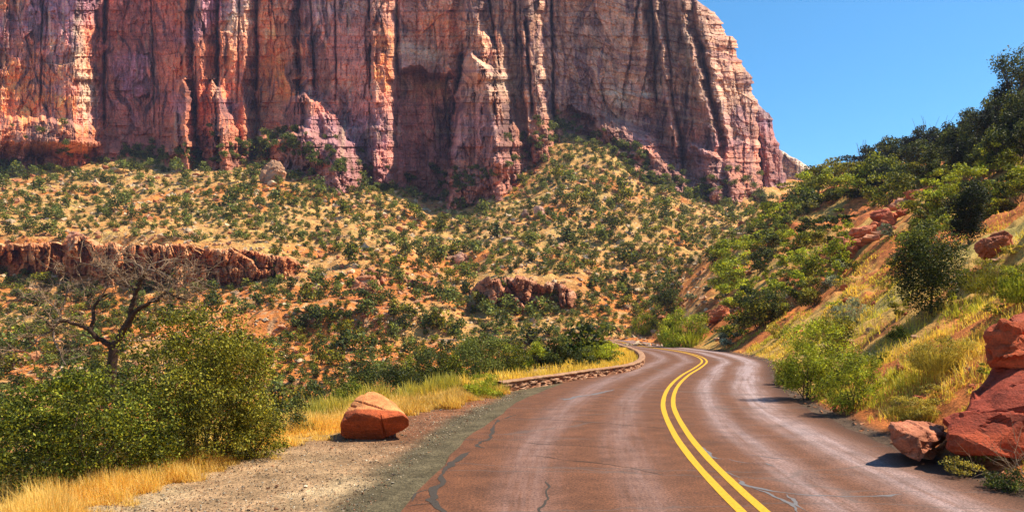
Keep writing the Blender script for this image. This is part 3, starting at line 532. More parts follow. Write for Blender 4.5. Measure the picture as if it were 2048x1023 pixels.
# ------------------------------------------------------------------ red ledges (outcrops of rock standing on the slope)
def outcrop(name, label, cat, x0, x1, topf, botf, Df, base, seed, k=.6, amp=.9, dx=1.5, back=12):
    nx = int((x1 - x0) / dx); px1 = np.linspace(x0, x1, nx); top = topf(px1) + 2.5 * fbm(px1 / 14, 0 * px1, 0, 4, seed)
    # angular block tops
    c, fr_, h = colcells(px1, 0 * px1, 20 * k / .6, seed, 50); top = top + (h - .5) * 11 * k / .6 + 16 * (1 - sstep(x0, x0 + 60, px1) * sstep(x1, x1 - 60, px1))
    bot = botf(px1) + 14; ny = int((np.max(bot - top)) / dx) + 2; t = np.linspace(0, 1, ny)[:, None]
    py = top[None] + (bot - top)[None] * t; px = np.repeat(px1[None], ny, 0)
    taper = sstep(x0, x0 + 45, px) * sstep(x1, x1 - 45, px)
    cid, e = voro(px / (24 * k / .6) + .4 * fbm(px / 20, py / 20, 0, 2, seed), py / (30 * k / .6), seed)
    r_ = rock_relief(px + 50 * seed, py, k) * amp * .3 + facets(px, py, 42 * k / .6, 60 * k / .6, 3.6, seed, 1.3) + facets(px, py, 17 * k / .6, 22 * k / .6, 1.4, seed + 1, 1.6) + facets(px, py, 7, 8, .5, seed + 2, 1.6)
    gap = sstep(.30, .5, fbm(px / 42, py / 90, 0, 3, seed + 40)); D = Df(px) + gap * 6 - taper * (3 + r_ * (1 - gap * .5)) + (1 - taper) * 6 + np.clip(1 - (py - top[None]) / 6, 0, 1) ** 2 * 1.5
    n2 = fbm(px / 20, py / 14, 0, 4, seed + 4); st = fbm(px / 8, py / 60, 0, 4, seed + 6)
    col = mixc(base + 0 * px[..., None], base * np.array([1.35, 1.9, 2.3]), sstep(0, .7, n2) * .8); col = mixc(col, C3(.20, .06, .035), sstep(.2, .8, st) * .6)
    nb = 7; Vv = np.stack([(px - 1024) / F * D, D, CH + (HZ - py) / F * D], -1)
    cap = np.repeat(Vv[:1], nb, 0); a = np.arange(nb)[::-1][:, None]; cap[..., 1] += (a + 1) * back / nb + .5 * fbm(px[:1] / 9, a * 1., 0, 3, seed); cap[..., 2] -= (a + 1) ** 2 * .05 * back / 12 - .3 * fbm(px[:1] / 9, a + 7., 0, 3, seed)
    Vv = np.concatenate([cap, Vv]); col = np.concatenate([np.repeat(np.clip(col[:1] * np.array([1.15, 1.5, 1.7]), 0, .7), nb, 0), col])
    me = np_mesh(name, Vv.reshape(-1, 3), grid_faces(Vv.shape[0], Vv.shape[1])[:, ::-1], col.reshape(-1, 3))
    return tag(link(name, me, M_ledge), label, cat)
outcrop('rock_ledge', 'long band of red sandstone ledge across the slope behind the bare tree', 'rock ledge', -480, 625,
        lambda x: np.interp(x, [-480, 0, 60, 115, 130, 165, 180, 450, 500, 545, 625], [486, 482, 487, 487, 478, 476, 488, 492, 500, 508, 520]),
        lambda x: np.interp(x, [-480, 0, 100, 250, 400, 545], [575, 578, 585, 612, 606, 578]), lambda x: np.interp(x, [-480, 0, 150, 300, 450, 545], [184, 184, 180, 173, 172, 173]), C3(.62, .25, .105), 4, amp=1.0)
outcrop('rock_outcrop', 'blocky pink sandstone outcrop low on the slope above the far bend', 'rock outcrop', 940, 1180,
        lambda x: np.interp(x, [940, 955, 1000, 1060, 1100, 1140, 1180], [572, 556, 550, 556, 570, 572, 585]),
        lambda x: np.interp(x, [940, 1000, 1060, 1180], [580, 602, 612, 606]), lambda x: 161 + 0 * x, C3(.50, .21, .11), 14, k=.7, amp=.8)
outcrop('rock_outcrop', 'long low orange outcrop in the middle of the scrub slope left of the gully', 'rock outcrop', 690, 900,
        lambda x: np.interp(x, [690, 700, 740, 770, 900], [552, 542, 540, 556, 560]), lambda x: np.interp(x, [690, 740, 900], [572, 582, 566]), lambda x: 169 + 0 * x, C3(.46, .17, .075), 24, k=.7, amp=.7)

# ------------------------------------------------------------------ rocks
def rock_mesh(name, pts=None, seed=0, cuts=3, rough=.05, planes=9, dims=(1, 1, 1), col=(.4, .13, .06), bev=.06, col2=None, grooves=()):
    rng = random.Random(seed); bm = bmesh.new(); pts_given = pts is not None
    if pts is None:
        pts = []
        for i in range(planes + 5):
            v = Vector((rng.gauss(0, 1), rng.gauss(0, 1), rng.gauss(0, 1))).normalized(); v *= rng.uniform(.8, 1.05)
            pts.append((v.x * dims[0] / 2, v.y * dims[1] / 2, v.z * dims[2] * .55 + dims[2] * .38))
    for p_ in pts: bm.verts.new(p_)
    r = bmesh.ops.convex_hull(bm, input=bm.verts)
    bmesh.ops.delete(bm, geom=list({g for g in r['geom_interior'] + r['geom_unused'] if isinstance(g, bmesh.types.BMVert)}), context='VERTS')
    bmesh.ops.dissolve_limit(bm, angle_limit=R(6), verts=bm.verts, edges=bm.edges)
    if bev: bmesh.ops.bevel(bm, geom=list(bm.edges), offset=bev * max(dims), segments=2, affect='EDGES', profile=.6, clamp_overlap=True)
    bmesh.ops.triangulate(bm, faces=bm.faces)
    for k in range(cuts):
        L = max(dims) / (2.2 * 1.7 ** k); es = [e for e in bm.edges if e.calc_length() > L * .55]
        if es: bmesh.ops.subdivide_edges(bm, edges=es, cuts=1); bmesh.ops.triangulate(bm, faces=[f for f in bm.faces if len(f.verts) > 3])
    bm.normal_update(); P = np.array([v.co[:] for v in bm.verts]); Nn = np.array([v.normal[:] for v in bm.verts]); s_ = max(dims)
    q = P / s_ + seed * 3.1
    d = fbm(q[:, 0] * 2.2, q[:, 1] * 2.2, q[:, 2] * 3.0, 4, seed) * rough + fbm(q[:, 0] * 8, q[:, 1] * 8, q[:, 2] * 16, 3, seed + 3) * rough * .3
    P = P + Nn * (d * s_)[:, None]
    fa = (.08 if rough > .02 else .012) if pts_given else .10
    P = P + Nn * ((facets(q[:, 0] * .8 + q[:, 1] * .6 + q[:, 2] * .25, q[:, 2] - q[:, 0] * .2, .42, .26, fa, seed, 1.2) + facets(q[:, 0] * .7 - q[:, 1] * .7, q[:, 2] + q[:, 1] * .3, .16, .10, fa * .35, seed + 1, 1.4)) * s_ * .55)[:, None]
    for gpt, gn, ga, gl, hw, dp_ in grooves:      # cracks: a plane through gpt, limited along direction ga
        r0_ = P - np.array(gpt); a_ = np.abs(r0_ @ np.array(gn) + .02 * fbm(P[:, 0] * 5, P[:, 1] * 5, P[:, 2] * 5, 3, 3)); l_ = np.abs(r0_ @ np.array(ga)) / gl
        P = P - Nn * ((1 - sstep(hw * .4, hw, a_)) * (l_ < 1) * dp_ * (1 - l_ ** 2))[:, None]
    idx = np.array([[v.index for v in f.verts] for f in bm.faces]); bm.free()
    n = fbm(q[:, 0] * 3, q[:, 1] * 3, q[:, 2] * 7, 4, seed + 9); c = np.array(col)[None] * (1 + .25 * n[:, None])
    if col2 is not None: c = c + (np.array(col2)[None] - c) * (sstep(.0, .6, n) * .8)[:, None]
    return np_mesh(name, P, idx, np.clip(c, .02, .8), smooth=False)
def put_rock(px, pyb, wpx, hpx, label, name='boulder', cat='boulder', group=None, seed=0, col=(.42, .14, .06), ymin=4., cuts=3, deep=.9, planes=9, rot=0, col2=None, rough=.045):
    h = hit(px, pyb, ymin)
    if h is None: return None
    w = wpx / F * h[1]; ht = hpx / F * h[1]
    me = rock_mesh(name, None, seed, cuts, rough, planes, (w * 1.06, w * deep, ht * 1.05), col, .05, col2)
    o = link(name, me, M_rock, None, (h[0], h[1] + w * deep * .35, h[2] - ht * .08)); o.rotation_euler = (0, 0, rot)
    return tag(o, label, cat, group)
# the boulder on the gravel: lit sloping top, steep red front
def fromph(px, py, Y): return ((px - 1024) / F * Y, Y, CH + (HZ - py) / F * Y)
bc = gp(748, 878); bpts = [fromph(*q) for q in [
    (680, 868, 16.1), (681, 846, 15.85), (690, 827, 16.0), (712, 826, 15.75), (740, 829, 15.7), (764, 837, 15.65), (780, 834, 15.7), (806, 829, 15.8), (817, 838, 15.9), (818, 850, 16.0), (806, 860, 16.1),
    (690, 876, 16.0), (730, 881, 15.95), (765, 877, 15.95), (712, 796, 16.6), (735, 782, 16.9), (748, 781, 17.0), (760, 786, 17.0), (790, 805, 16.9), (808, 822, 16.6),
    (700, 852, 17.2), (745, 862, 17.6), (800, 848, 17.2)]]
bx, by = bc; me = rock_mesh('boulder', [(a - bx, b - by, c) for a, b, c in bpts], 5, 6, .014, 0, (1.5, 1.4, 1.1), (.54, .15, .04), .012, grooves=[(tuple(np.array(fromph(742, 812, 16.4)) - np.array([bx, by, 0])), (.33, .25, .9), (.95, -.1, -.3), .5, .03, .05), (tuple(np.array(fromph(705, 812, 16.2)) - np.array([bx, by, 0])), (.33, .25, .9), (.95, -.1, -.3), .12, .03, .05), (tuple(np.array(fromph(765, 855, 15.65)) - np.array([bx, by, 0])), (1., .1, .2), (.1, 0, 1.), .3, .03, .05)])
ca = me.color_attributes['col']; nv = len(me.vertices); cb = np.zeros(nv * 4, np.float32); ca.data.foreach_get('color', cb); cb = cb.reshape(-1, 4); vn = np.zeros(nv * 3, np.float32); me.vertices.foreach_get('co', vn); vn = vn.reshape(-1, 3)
lit_top = sstep(-.05, .06, (vn[:, 1] - .15) * .55 + vn[:, 2] - .62)      # sunlit top painted paler, shaded front painted darker and redder
cb[:, :3] = cb[:, :3] * (1 - lit_top[:, None]) * np.array([.72, .52, .5]) + np.array([.64, .25, .085]) * lit_top[:, None] * (.85 + .3 * vnoise(vn[:, 0] * 9, vn[:, 1] * 3, vn[:, 2] * 9, 4))[:, None]; ca.data.foreach_set('color', cb.ravel())
tag(link('boulder', me, M_rock, None, (bx, by, 0.0)), 'angular red boulder with a sunlit sloping top alone on the gravel shoulder', 'boulder')
def ledge_rock(q, seed, label, col, **k):
    pts = [fromph(*a) for a in q]; o_ = np.mean(np.array(pts), 0); o_[2] = min(p_[2] for p_ in pts)
    dm = np.ptp(np.array(pts), axis=0); me = rock_mesh('boulder', [tuple(np.array(p_) - o_) for p_ in pts], seed, 5, k.get('rough', .035), 0, tuple(dm), col, .012, col2=tuple(min(.7, c * 1.45 + .012) for c in col))
    return tag(link('boulder', me, M_rock, None, tuple(o_)), label, 'boulder')
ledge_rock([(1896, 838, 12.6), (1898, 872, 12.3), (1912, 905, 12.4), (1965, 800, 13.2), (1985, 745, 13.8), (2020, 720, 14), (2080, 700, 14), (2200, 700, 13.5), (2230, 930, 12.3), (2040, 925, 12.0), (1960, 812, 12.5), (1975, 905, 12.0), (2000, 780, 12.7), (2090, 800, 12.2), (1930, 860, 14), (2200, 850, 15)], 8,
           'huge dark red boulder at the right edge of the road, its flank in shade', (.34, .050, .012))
ledge_rock([(1980, 665, 13.6), (1984, 728, 13.5), (1990, 735, 13.8), (2005, 640, 13.9), (2020, 624, 14.2), (2100, 600, 14.3), (2200, 620, 14), (2200, 740, 13.3), (2060, 740, 13.2), (2030, 700, 13.3), (2030, 640, 13.5), (1990, 690, 15.2), (2200, 700, 16)], 12,
           'upright red rock perched on top of the huge dark boulder', (.40, .07, .018))
ledge_rock([(1778, 842, 13.1), (1782, 880, 12.9), (1800, 905, 12.9), (1838, 922, 12.8), (1862, 905, 12.9), (1885, 880, 13.2), (1800, 835, 13.6), (1850, 842, 13.8), (1888, 852, 13.7), (1860, 880, 12.85), (1795, 860, 12.8), (1830, 870, 12.7), (1850, 915, 14.3), (1790, 880, 14.2), (1895, 870, 14.4)], 15,
           'low pinkish block of rock at the road edge left of the huge boulder', (.44, .15, .075))
rk = [  # px, base, width, height, label, seed, col, ymin
 (1802, 756, 32, 28, 'small red stone lying among the yellow grass of the right bank', 31, (.42, .14, .06), 5),
 (1436, 650, 58, 52, 'red wedge shaped boulder on the right bank above the silver shrub', 32, (.46, .13, .045), 40),
 (1476, 562, 40, 16, 'flat orange rock on the crest of the right bank above the wedge boulder', 33, (.5, .17, .06), 40),
 (1690, 508, 60, 42, 'rounded red rock at the lower end of the red scarp on the hillside', 34, (.42, .12, .05), 40),
 (1738, 480, 62, 40, 'red slab in the middle of the red scarp on the hillside', 35, (.46, .13, .05), 40),
 (1772, 448, 56, 42, 'broken red rock near the top of the red scarp on the hillside', 36, (.45, .10, .04), 40),
 (1812, 420, 52, 34, 'pale pink rock at the upper end of the red scarp on the hillside', 37, (.52, .24, .15), 40),
 (2000, 520, 90, 60, 'dark red outcrop on the hillside right of the black green cypress', 38, (.42, .12, .05), 25),
 (1700, 688, 26, 14, 'small tan stone below the big juniper on the right bank', 39, (.5, .24, .12), 10),
 (730, 583, 68, 44, 'big orange boulder with a flat lit top left of the gully', 40, (.50, .20, .09), 90),
 (632, 588, 34, 24, 'pale squarish block left of the big orange boulder', 41, (.55, .33, .19), 90),
 (636, 556, 36, 16, 'flat grey slab above the pale squarish block', 42, (.42, .30, .2), 90),
 (916, 533, 34, 40, 'leaning pink slab standing in the gully', 43, (.50, .26, .17), 150),
 (1080, 437, 30, 38, 'tall pinkish boulder standing high on the central scree', 44, (.52, .29, .2), 200),
 (1048, 436, 26, 24, 'darker boulder just left of the tall pinkish one', 45, (.36, .2, .13), 200),
 (1226, 447, 24, 20, 'brown boulder high on the right part of the central scree', 46, (.34, .18, .12), 200),
 (148, 487, 44, 28, 'squarish red boulder resting on top of the red ledge', 47, (.46, .2, .11), 150),
 (542, 368, 50, 74, 'tall tan block of fallen rock at the foot of the left cliff', 48, (.42, .22, .12), 250),
 (1012, 488, 30, 16, 'low pale rock in the scrub right of the gully', 49, (.55, .36, .22), 180),
 (30, 735, 90, 45, 'orange rock slope foot at the left edge below the bare tree', 50, (.52, .22, .09), 40),
 (24, 815, 80, 35, 'lower orange rock at the left edge beside the dark oak shrub', 51, (.55, .25, .11), 25),
 (1205, 722 - 62, 40, 12, 'red rock beside the far bend under the scree', 52, (.5, .16, .06), 130),
]
rb2 = random.Random(6)
for a in rk:
    px, pb, w, h_, lb, sd_, cl, ym = a
    put_rock(px, pb, w, h_, lb, seed=sd_, col=cl, ymin=ym, cuts=4 if w > 25 else 2, planes=7 + sd_ % 5, col2=tuple(min(.7, x * 1.4 + .04) for x in cl))
for i in range(16):
    t = i / 15 + rb2.uniform(-.03, .03); px = 1692 + 142 * t; py = 508 - 106 * t + rb2.uniform(-2, 26)
    put_rock(px, py, rb2.uniform(22, 50), rb2.uniform(16, 34), 'broken red rock crumbling out of the red scarp on the right hillside', name='scarp_rock', cat='rock', group='rocks of the red scarp', seed=400 + i, col=(.48, .12, .04) if i % 3 else (.5, .2, .1), ymin=42, cuts=2, planes=7)
# the hundred largest loose stones of the slopes, then rubble
rng = np.random.default_rng(5); protos = [rock_mesh('slope_rock', None, 60 + i, 1, .05, 7, (1.2, 1., .75), (.56, .36, .2) if i % 2 else (.50, .24, .12), .04) for i in range(6)]
for m_ in protos: m_.materials.append(M_rock)
def onslope(n, x0=0, x1=1500, y0=330, y1=790, ymin=88):
    out = []
    while len(out) < n:
        px = rng.uniform(x0, x1); py = rng.uniform(y0, y1); h = hit(px, py, ymin)
        if h is None or h[1] > 385: continue
        if h[1] > np.interp(px, DB_X, DB_Y) - 6: continue
        out.append((px, py, h))
    return out
for i, (px, py, h) in enumerate(onslope(190)):
    o = bpy.data.objects.new('slope_rock', protos[i % 6]); C.objects.link(o); s_ = rng.uniform(8, 19) / F * h[1] * (1.0)
    o.location = (h[0], h[1], h[2] - .15 * s_); o.scale = (s_ * rng.uniform(.8, 1.4), s_, s_ * rng.uniform(.5, .9)); o.rotation_euler = (rng.uniform(-.3, .3), rng.uniform(-.3, .3), rng.uniform(0, 6))
    tag(o, 'pale loose rock lying among the shrubs of the canyon slope', 'rock', 'loose rocks on the canyon slope')
def batch(name, protos_, places, mat, colf=None):
    """places: (x,y,z,sx,sz,rot,k,tint)"""
    Vs = []; Fs = []; Cs = []; off = 0
    for (x, y, z, sx, sz, ro, k, ti) in places:
        v, f, c = protos_[k]; cr, sr = math.cos(ro), math.sin(ro)
        Vs.append(np.stack([x + sx * (v[:, 0] * cr - v[:, 1] * sr), y + sx * (v[:, 0] * sr + v[:, 1] * cr), z + sz * v[:, 2]], 1)); Fs.append(f + off); Cs.append(c * np.array(ti)); off += len(v)
    return link(name, np_mesh(name, np.concatenate(Vs), np.concatenate(Fs), np.clip(np.concatenate(Cs), .01, .9)), mat)
def small_rock(seed):
    r_ = random.Random(seed); bm = bmesh.new()
    for i in range(9): bm.verts.new((Vector((r_.gauss(0, 1), r_.gauss(0, 1), r_.gauss(0, 1))).normalized() * .5)[:])
    g = bmesh.ops.convex_hull(bm, input=bm.verts); bmesh.ops.delete(bm, geom=[x for x in g['geom_interior'] if isinstance(x, bmesh.types.BMVert)], context='VERTS')
    bmesh.ops.triangulate(bm, faces=bm.faces); bm.verts.index_update()
    v = np.array([x.co[:] for x in bm.verts]); f = np.array([[q.index for q in x.verts] for x in bm.faces]); bm.free(); return v, f, np.ones((len(v), 3))
SR = [small_rock(i) for i in range(10)]
pl = []
for px, py, h in onslope(8500):
    s_ = rng.gamma(3, 2.2) / F * h[1]; t = rng.uniform(.7, 1.2)
    cbase = ((.66, .48, .3), (.55, .28, .15), (.46, .17, .08))[rng.choice(3, p=(.5, .3, .2))]
    pl.append((h[0], h[1], h[2] + .1 * s_, s_, s_ * .7, rng.uniform(0, 6), rng.integers(10), tuple(t * c for c in cbase)))
tag(batch('rubble', SR, pl, M_soil), 'small broken stones strewn over the canyon slope', 'rubble', kind='stuff')
pl = []
for i in range(9000):                                    # gravel of the turnout
    Y = 9 + 17 * rng.random() ** 1.6; t = turnout(Y); o_ = rng.uniform(5.0, t + .5); cx, cy, nx_, ny_ = rline(Y); x = cx - nx_ * o_; y = cy - ny_ * o_; s_ = rng.uniform(.012, .035) * (1.0 if rng.random() > .03 else 2.2); b = rng.uniform(.25, 1.15)
    pl.append((x, y, s_ * .1 - .028 + .005, s_, s_ * .7, rng.uniform(0, 6), rng.integers(10), ((.55, .42, .28), (.42, .2, .1), (.6, .5, .38))[rng.integers(3)] and tuple(b * c for c in ((.55, .42, .28), (.40, .2, .11), (.62, .52, .38))[rng.integers(3)])))
tag(batch('gravel', SR, pl, M_dirt), 'loose gravel on the turnout left of the road', 'gravel', kind='stuff')
pl = []
for i in range(1500):
    j = rng.integers(200, 420); j = min(j, len(RC) - 1); o_ = RR + rng.gamma(2., .35); x, y = RC[j] + RN[j] * o_ + RT[j] * rng.uniform(-.5, .5)
    if y < 8 or y > 95: continue
    s_ = rng.uniform(.03, .14); b = rng.uniform(.6, 1.2); pl.append((x, y, hz1(x, y) + s_ * .15, s_, s_ * .7, rng.uniform(0, 6), rng.integers(10), (.5 * b, .22 * b, .11 * b)))
tag(batch('gravel', SR, pl, M_dirt), 'crumbled red stones along the right edge of the asphalt', 'gravel', kind='stuff')

# ------------------------------------------------------------------ low stone wall inside the bend
wp = catmull([gp(*q) for q in [(1003, 783), (1045, 777), (1100, 768), (1150, 760), (1200, 752), (1260, 742), (1287, 729), (1284, 713), (1266, 703), (1240, 694), (1222, 687)]], .15)
for _ in range(2): wp[1:-1] = (wp[:-2] + 2 * wp[1:-1] + wp[2:]) / 4
wt = np.gradient(wp, axis=0); wt /= np.linalg.norm(wt, axis=1)[:, None]; wnn = np.stack([-wt[:, 1], wt[:, 0]], 1); wlen = np.concatenate([[0], np.cumsum(np.linalg.norm(np.diff(wp, axis=0), axis=1))])
wall = thing('stone_wall', (float(wp[0, 0]), float(wp[0, 1]), 0), 'low curving wall of rough red stones along the inside of the bend', 'stone wall')
wall.scale = (1, 1, .84)
def wall_strip(name, prof, mat, colf, jit):
    k = len(prof); n = len(wp); off = np.array([a[0] for a in prof]); zz = np.array([a[1] for a in prof])
    P = wp[:, None, :] + wnn[:, None, :] * off[None, :, None]; Z = zz[None, :] + 0 * P[..., 0]
    u = wlen[:, None] + 0 * Z; v = Z + off[None] * .8
    row = np.floor(v / .135); cid, e = voro(u / .30 + row * .5, v / .135 * .9, 5); j = (cid - .5) * jit * sstep(0, .2, e) - (1 - sstep(0, .2, e)) * jit * .6
    top = sstep(.30, .42, Z)
    P = P - wnn[:, None, :] * (j * (1 - top * .6))[..., None]; Z = Z + j * top * .35 + .02 * fbm(u / .8, 0 * u, 0, 3, 4) * (Z > .1)
    V_ = np.stack([P[..., 0] - wp[0, 0], P[..., 1] - wp[0, 1], Z], -1)
    col = colf(cid, e, top); return link(name, np_mesh(name, V_.reshape(-1, 3), grid_faces(n, k)[:, ::-1], col.reshape(-1, 3)), mat, wall)
pr_ = [(0, z) for z in np.arange(-.15, .37, .03)]; M_wall = earth_mat('wall_stone', (3., 20.), amp=.3, bump=.7, bdist=.03)
wall_strip('stonework', pr_, M_wall, lambda c, e, t: mixc(mixc(C3(.32, .12, .06) + 0 * c[..., None], C3(.50, .30, .19), c), C3(.05, .02, .015), 1 - sstep(0, .16, e)), .10)
wall_strip('coping', [(-.05, .355), (-.06, .385), (-.05, .42), (0.02, .44), (.12, .445), (.2, .445), (.28, .44), (.34, .42), (.35, .38), (.35, .2), (.35, -.2)], M_wall, lambda c, e, t: mixc(mixc(C3(.30, .15, .085) + 0 * c[..., None], C3(.42, .25, .15), c), C3(.14, .08, .05), (1 - sstep(0, .12, e)) * .6), .03)

# ------------------------------------------------------------------ plants
def leaves(P, size, rngl, up=.3, asp=.55, outward=None, vert=0.):
    n = len(P); nn = rngl.normal(size=(n, 3)); nn[:, 2] += up
    if outward is not None: nn += outward
    nn /= np.linalg.norm(nn, axis=1)[:, None] + 1e-9
    a = rngl.normal(size=(n, 3)); a[:, 2] += vert; a -= nn * np.sum(a * nn, 1)[:, None]; a /= np.linalg.norm(a, axis=1)[:, None] + 1e-9; b = np.cross(nn, a)
    s_ = (np.asarray(size) * rngl.uniform(.6, 1.4, n))[:, None] * .5
    V_ = np.stack([P - a * s_, P - b * s_ * asp, P + a * s_, P + b * s_ * asp], 1).reshape(-1, 3)
    return V_, np.arange(n * 4).reshape(-1, 4)
def crown_points(w, h, n, rngl, shape='round', nclump=None, cr=.16, zb=.1, depth=1.0):
    """leaf positions in clumps through an irregular crown; x,y in +-w/2, z zb*h..h"""
    nclump = nclump or 28; cs = []; sdn = rngl.uniform(0, 50)
    while len(cs) < nclump:
        p_ = rngl.uniform(-1, 1, 3); r_ = np.linalg.norm(p_)
        if shape == 'round' and (r_ > 1 or r_ < .35): continue
        if shape == 'dome':
            if p_[0] ** 2 + p_[1] ** 2 + max(p_[2], -.2) ** 2 * 1 > 1 or r_ < .3: continue
        if shape == 'cone' and math.hypot(p_[0], p_[1]) > (1 - p_[2]) * .42 + .22: continue
        if shape == 'column' and math.hypot(p_[0], p_[1]) > math.sqrt(max(0, 1 - max(p_[2], 0) ** 2)) * (.85 if p_[2] > -.6 else .6): continue
        cs.append(p_ * (.80 + .38 * float(vnoise(np.array([p_[0] * 1.9 + sdn]), np.array([p_[1] * 1.9]), np.array([p_[2] * 1.9 + sdn]), 5)[0])))
    cs = np.array(cs); sc = 1 - cr * .9
    cen = np.stack([cs[:, 0] * sc * w / 2, cs[:, 1] * sc * w / 2 * depth, (zb + (1 - zb) * (cs[:, 2] * sc * .5 + .5)) * h], 1)
    rad = rngl.uniform(.6, 1.35, nclump) * cr; prob = rad ** 2; prob /= prob.sum(); k = rngl.choice(nclump, n, p=prob)
    d = rngl.normal(size=(n, 3)); d /= np.linalg.norm(d, axis=1)[:, None]; d *= (rngl.random(n) ** .45)[:, None]
    P = cen[k] + d * rad[k][:, None] * np.array([w, w * depth, h * .85]) * np.array([1, 1, .9])
    P[:, 2] = np.maximum(P[:, 2], .02 * h); tint = .38 + 1.0 * rngl.random(nclump)
    return P, k, tint, cen
def tube(path, radii, sides=6):
    P = np.array(path, float); n = len(P); T = np.gradient(P, axis=0); T /= np.linalg.norm(T, axis=1)[:, None] + 1e-9
    ref = np.array([.3, .9, .2]); A = np.cross(T, ref); A /= np.linalg.norm(A, axis=1)[:, None] + 1e-9; B = np.cross(T, A)
    th = np.arange(sides) / sides * 2 * math.pi; r_ = np.asarray(radii, float)[:, None, None]
    V_ = P[:, None] + r_ * (A[:, None] * np.cos(th)[None, :, None] + B[:, None] * np.sin(th)[None, :, None])
    i = np.arange(n - 1)[:, None] * sides; j = np.arange(sides)[None]; jn = (j + 1) % sides
    f = np.stack([i + j, i + jn, i + sides + jn, i + sides + j], -1).reshape(-1, 4); return V_.reshape(-1, 3), f
def merge(parts):
    Vs, Fs, o = [], [], 0
    for v, f in parts: Vs.append(v); Fs.append(f + o); o += len(v)
    return np.concatenate(Vs), np.concatenate(Fs)
def leafcol(base, k, tint, n, rngl, tip=None, P=None, h=1, vary=.3):
    c = np.array(base)[None] * tint[k][:, None] * rngl.uniform(1 - vary, 1 + vary, (n, 1))
    c *= np.where(rngl.random((n, 1)) < .35, .45, 1.0)  # leaves picked at random and darkened to suggest shade inside the crown
    if tip is not None:
        t = (rngl.random(n) < .33)[:, None] * 1.0; c = c * (1 - t) + np.array(tip)[None] * tint[k][:, None] * t
    return np.repeat(np.clip(c, .008, .8), 4, axis=0)
def broom(w, h, n, rngl, wid, base=.12, curve=.4):
    """thin upright stems fanning from a crown of roots"""
    a = rngl.uniform(0, 2 * math.pi, n); lean = rngl.random(n) ** .6; L = h * rngl.uniform(.55, 1., n) * (1 - .35 * lean ** 2)
    rb = base * w * np.sqrt(rngl.random(n)); bx_ = rb * np.cos(a); by_ = rb * np.sin(a); a2 = a + rngl.normal(0, .3, n)
    tx = bx_ + np.cos(a2) * lean * w * .45; ty = by_ + np.sin(a2) * lean * w * .45
    t0 = np.where(rngl.random(n) < .5, 0.0, rngl.uniform(.3, .7, n)); P0_ = np.stack([bx_ + (tx - bx_) * t0, by_ + (ty - by_) * t0, L * t0 ** .8], 1)
    P2 = np.stack([tx, ty, L], 1); P1_ = (P0_ + P2) / 2 + np.stack([0 * L, 0 * L, L * .08], 1)
    side = rngl.normal(size=(n, 3)); side[:, 2] = 0; side /= np.linalg.norm(side, axis=1)[:, None]; s_ = side * (wid * .5)
    V_ = np.stack([P0_ - s_, P0_ + s_, P1_ + s_ * .9, P1_ - s_ * .9, P2 + s_ * .35, P2 - s_ * .35], 1).reshape(-1, 3)
    i = np.arange(n)[:, None] * 6; f = np.concatenate([i + np.array([[0, 1, 2, 3]]), i + np.array([[3, 2, 4, 5]])]); return V_, f
def stems_mesh(cen, h, w, rngl, r0, nst=7, single=False, spread=.12):
    parts = []; idx = rngl.permutation(len(cen))[:nst * 2]
    trunk_top = np.array([rngl.normal(0, .04) * w, rngl.normal(0, .04) * w, h * .3])
    if single: parts.append(tube([(0, 0, -.15 * h), (.02 * w, 0, h * .08), (trunk_top * .6), trunk_top], [r0 * 1.4, r0 * 1.1, r0 * .9, r0 * .75]))
    for q, i in enumerate(idx):
        c = cen[i]; b0 = trunk_top if single else np.array([rngl.normal(0, spread) * w * .5, rngl.normal(0, spread) * w * .5, -.1 * h])
        mid = b0 + (c - b0) * .5 + np.array([rngl.normal(0, .05) * w, rngl.normal(0, .05) * w, .06 * h]); rr_ = r0 * (.55 if single else .7)
        parts.append(tube([b0, (b0 + mid) / 2 + rngl.normal(0, .02, 3) * w, mid, (mid + c) / 2 + rngl.normal(0, .02, 3) * w, c], [rr_, rr_ * .85, rr_ * .6, rr_ * .4, rr_ * .15], 5))
    return merge(parts)
KINDS = {  # base, tip
 'oak': ((.10, .13, .016), (.30, .31, .03)), 'olive': ((.15, .155, .018), (.38, .35, .04)), 'juniper': ((.052, .075, .022), (.15, .17, .035)), 'dark': ((.022, .036, .016), (.04, .055, .02)),
 'bright': ((.26, .31, .026), (.50, .53, .05)), 'dusk': ((.055, .08, .02), (.16, .18, .03)), 'silver': ((.22, .26, .17), (.40, .42, .28)), 'far': ((.145, .185, .045), (.29, .32, .07)), 'yellow': ((.36, .30, .05), (.5, .4, .08))}
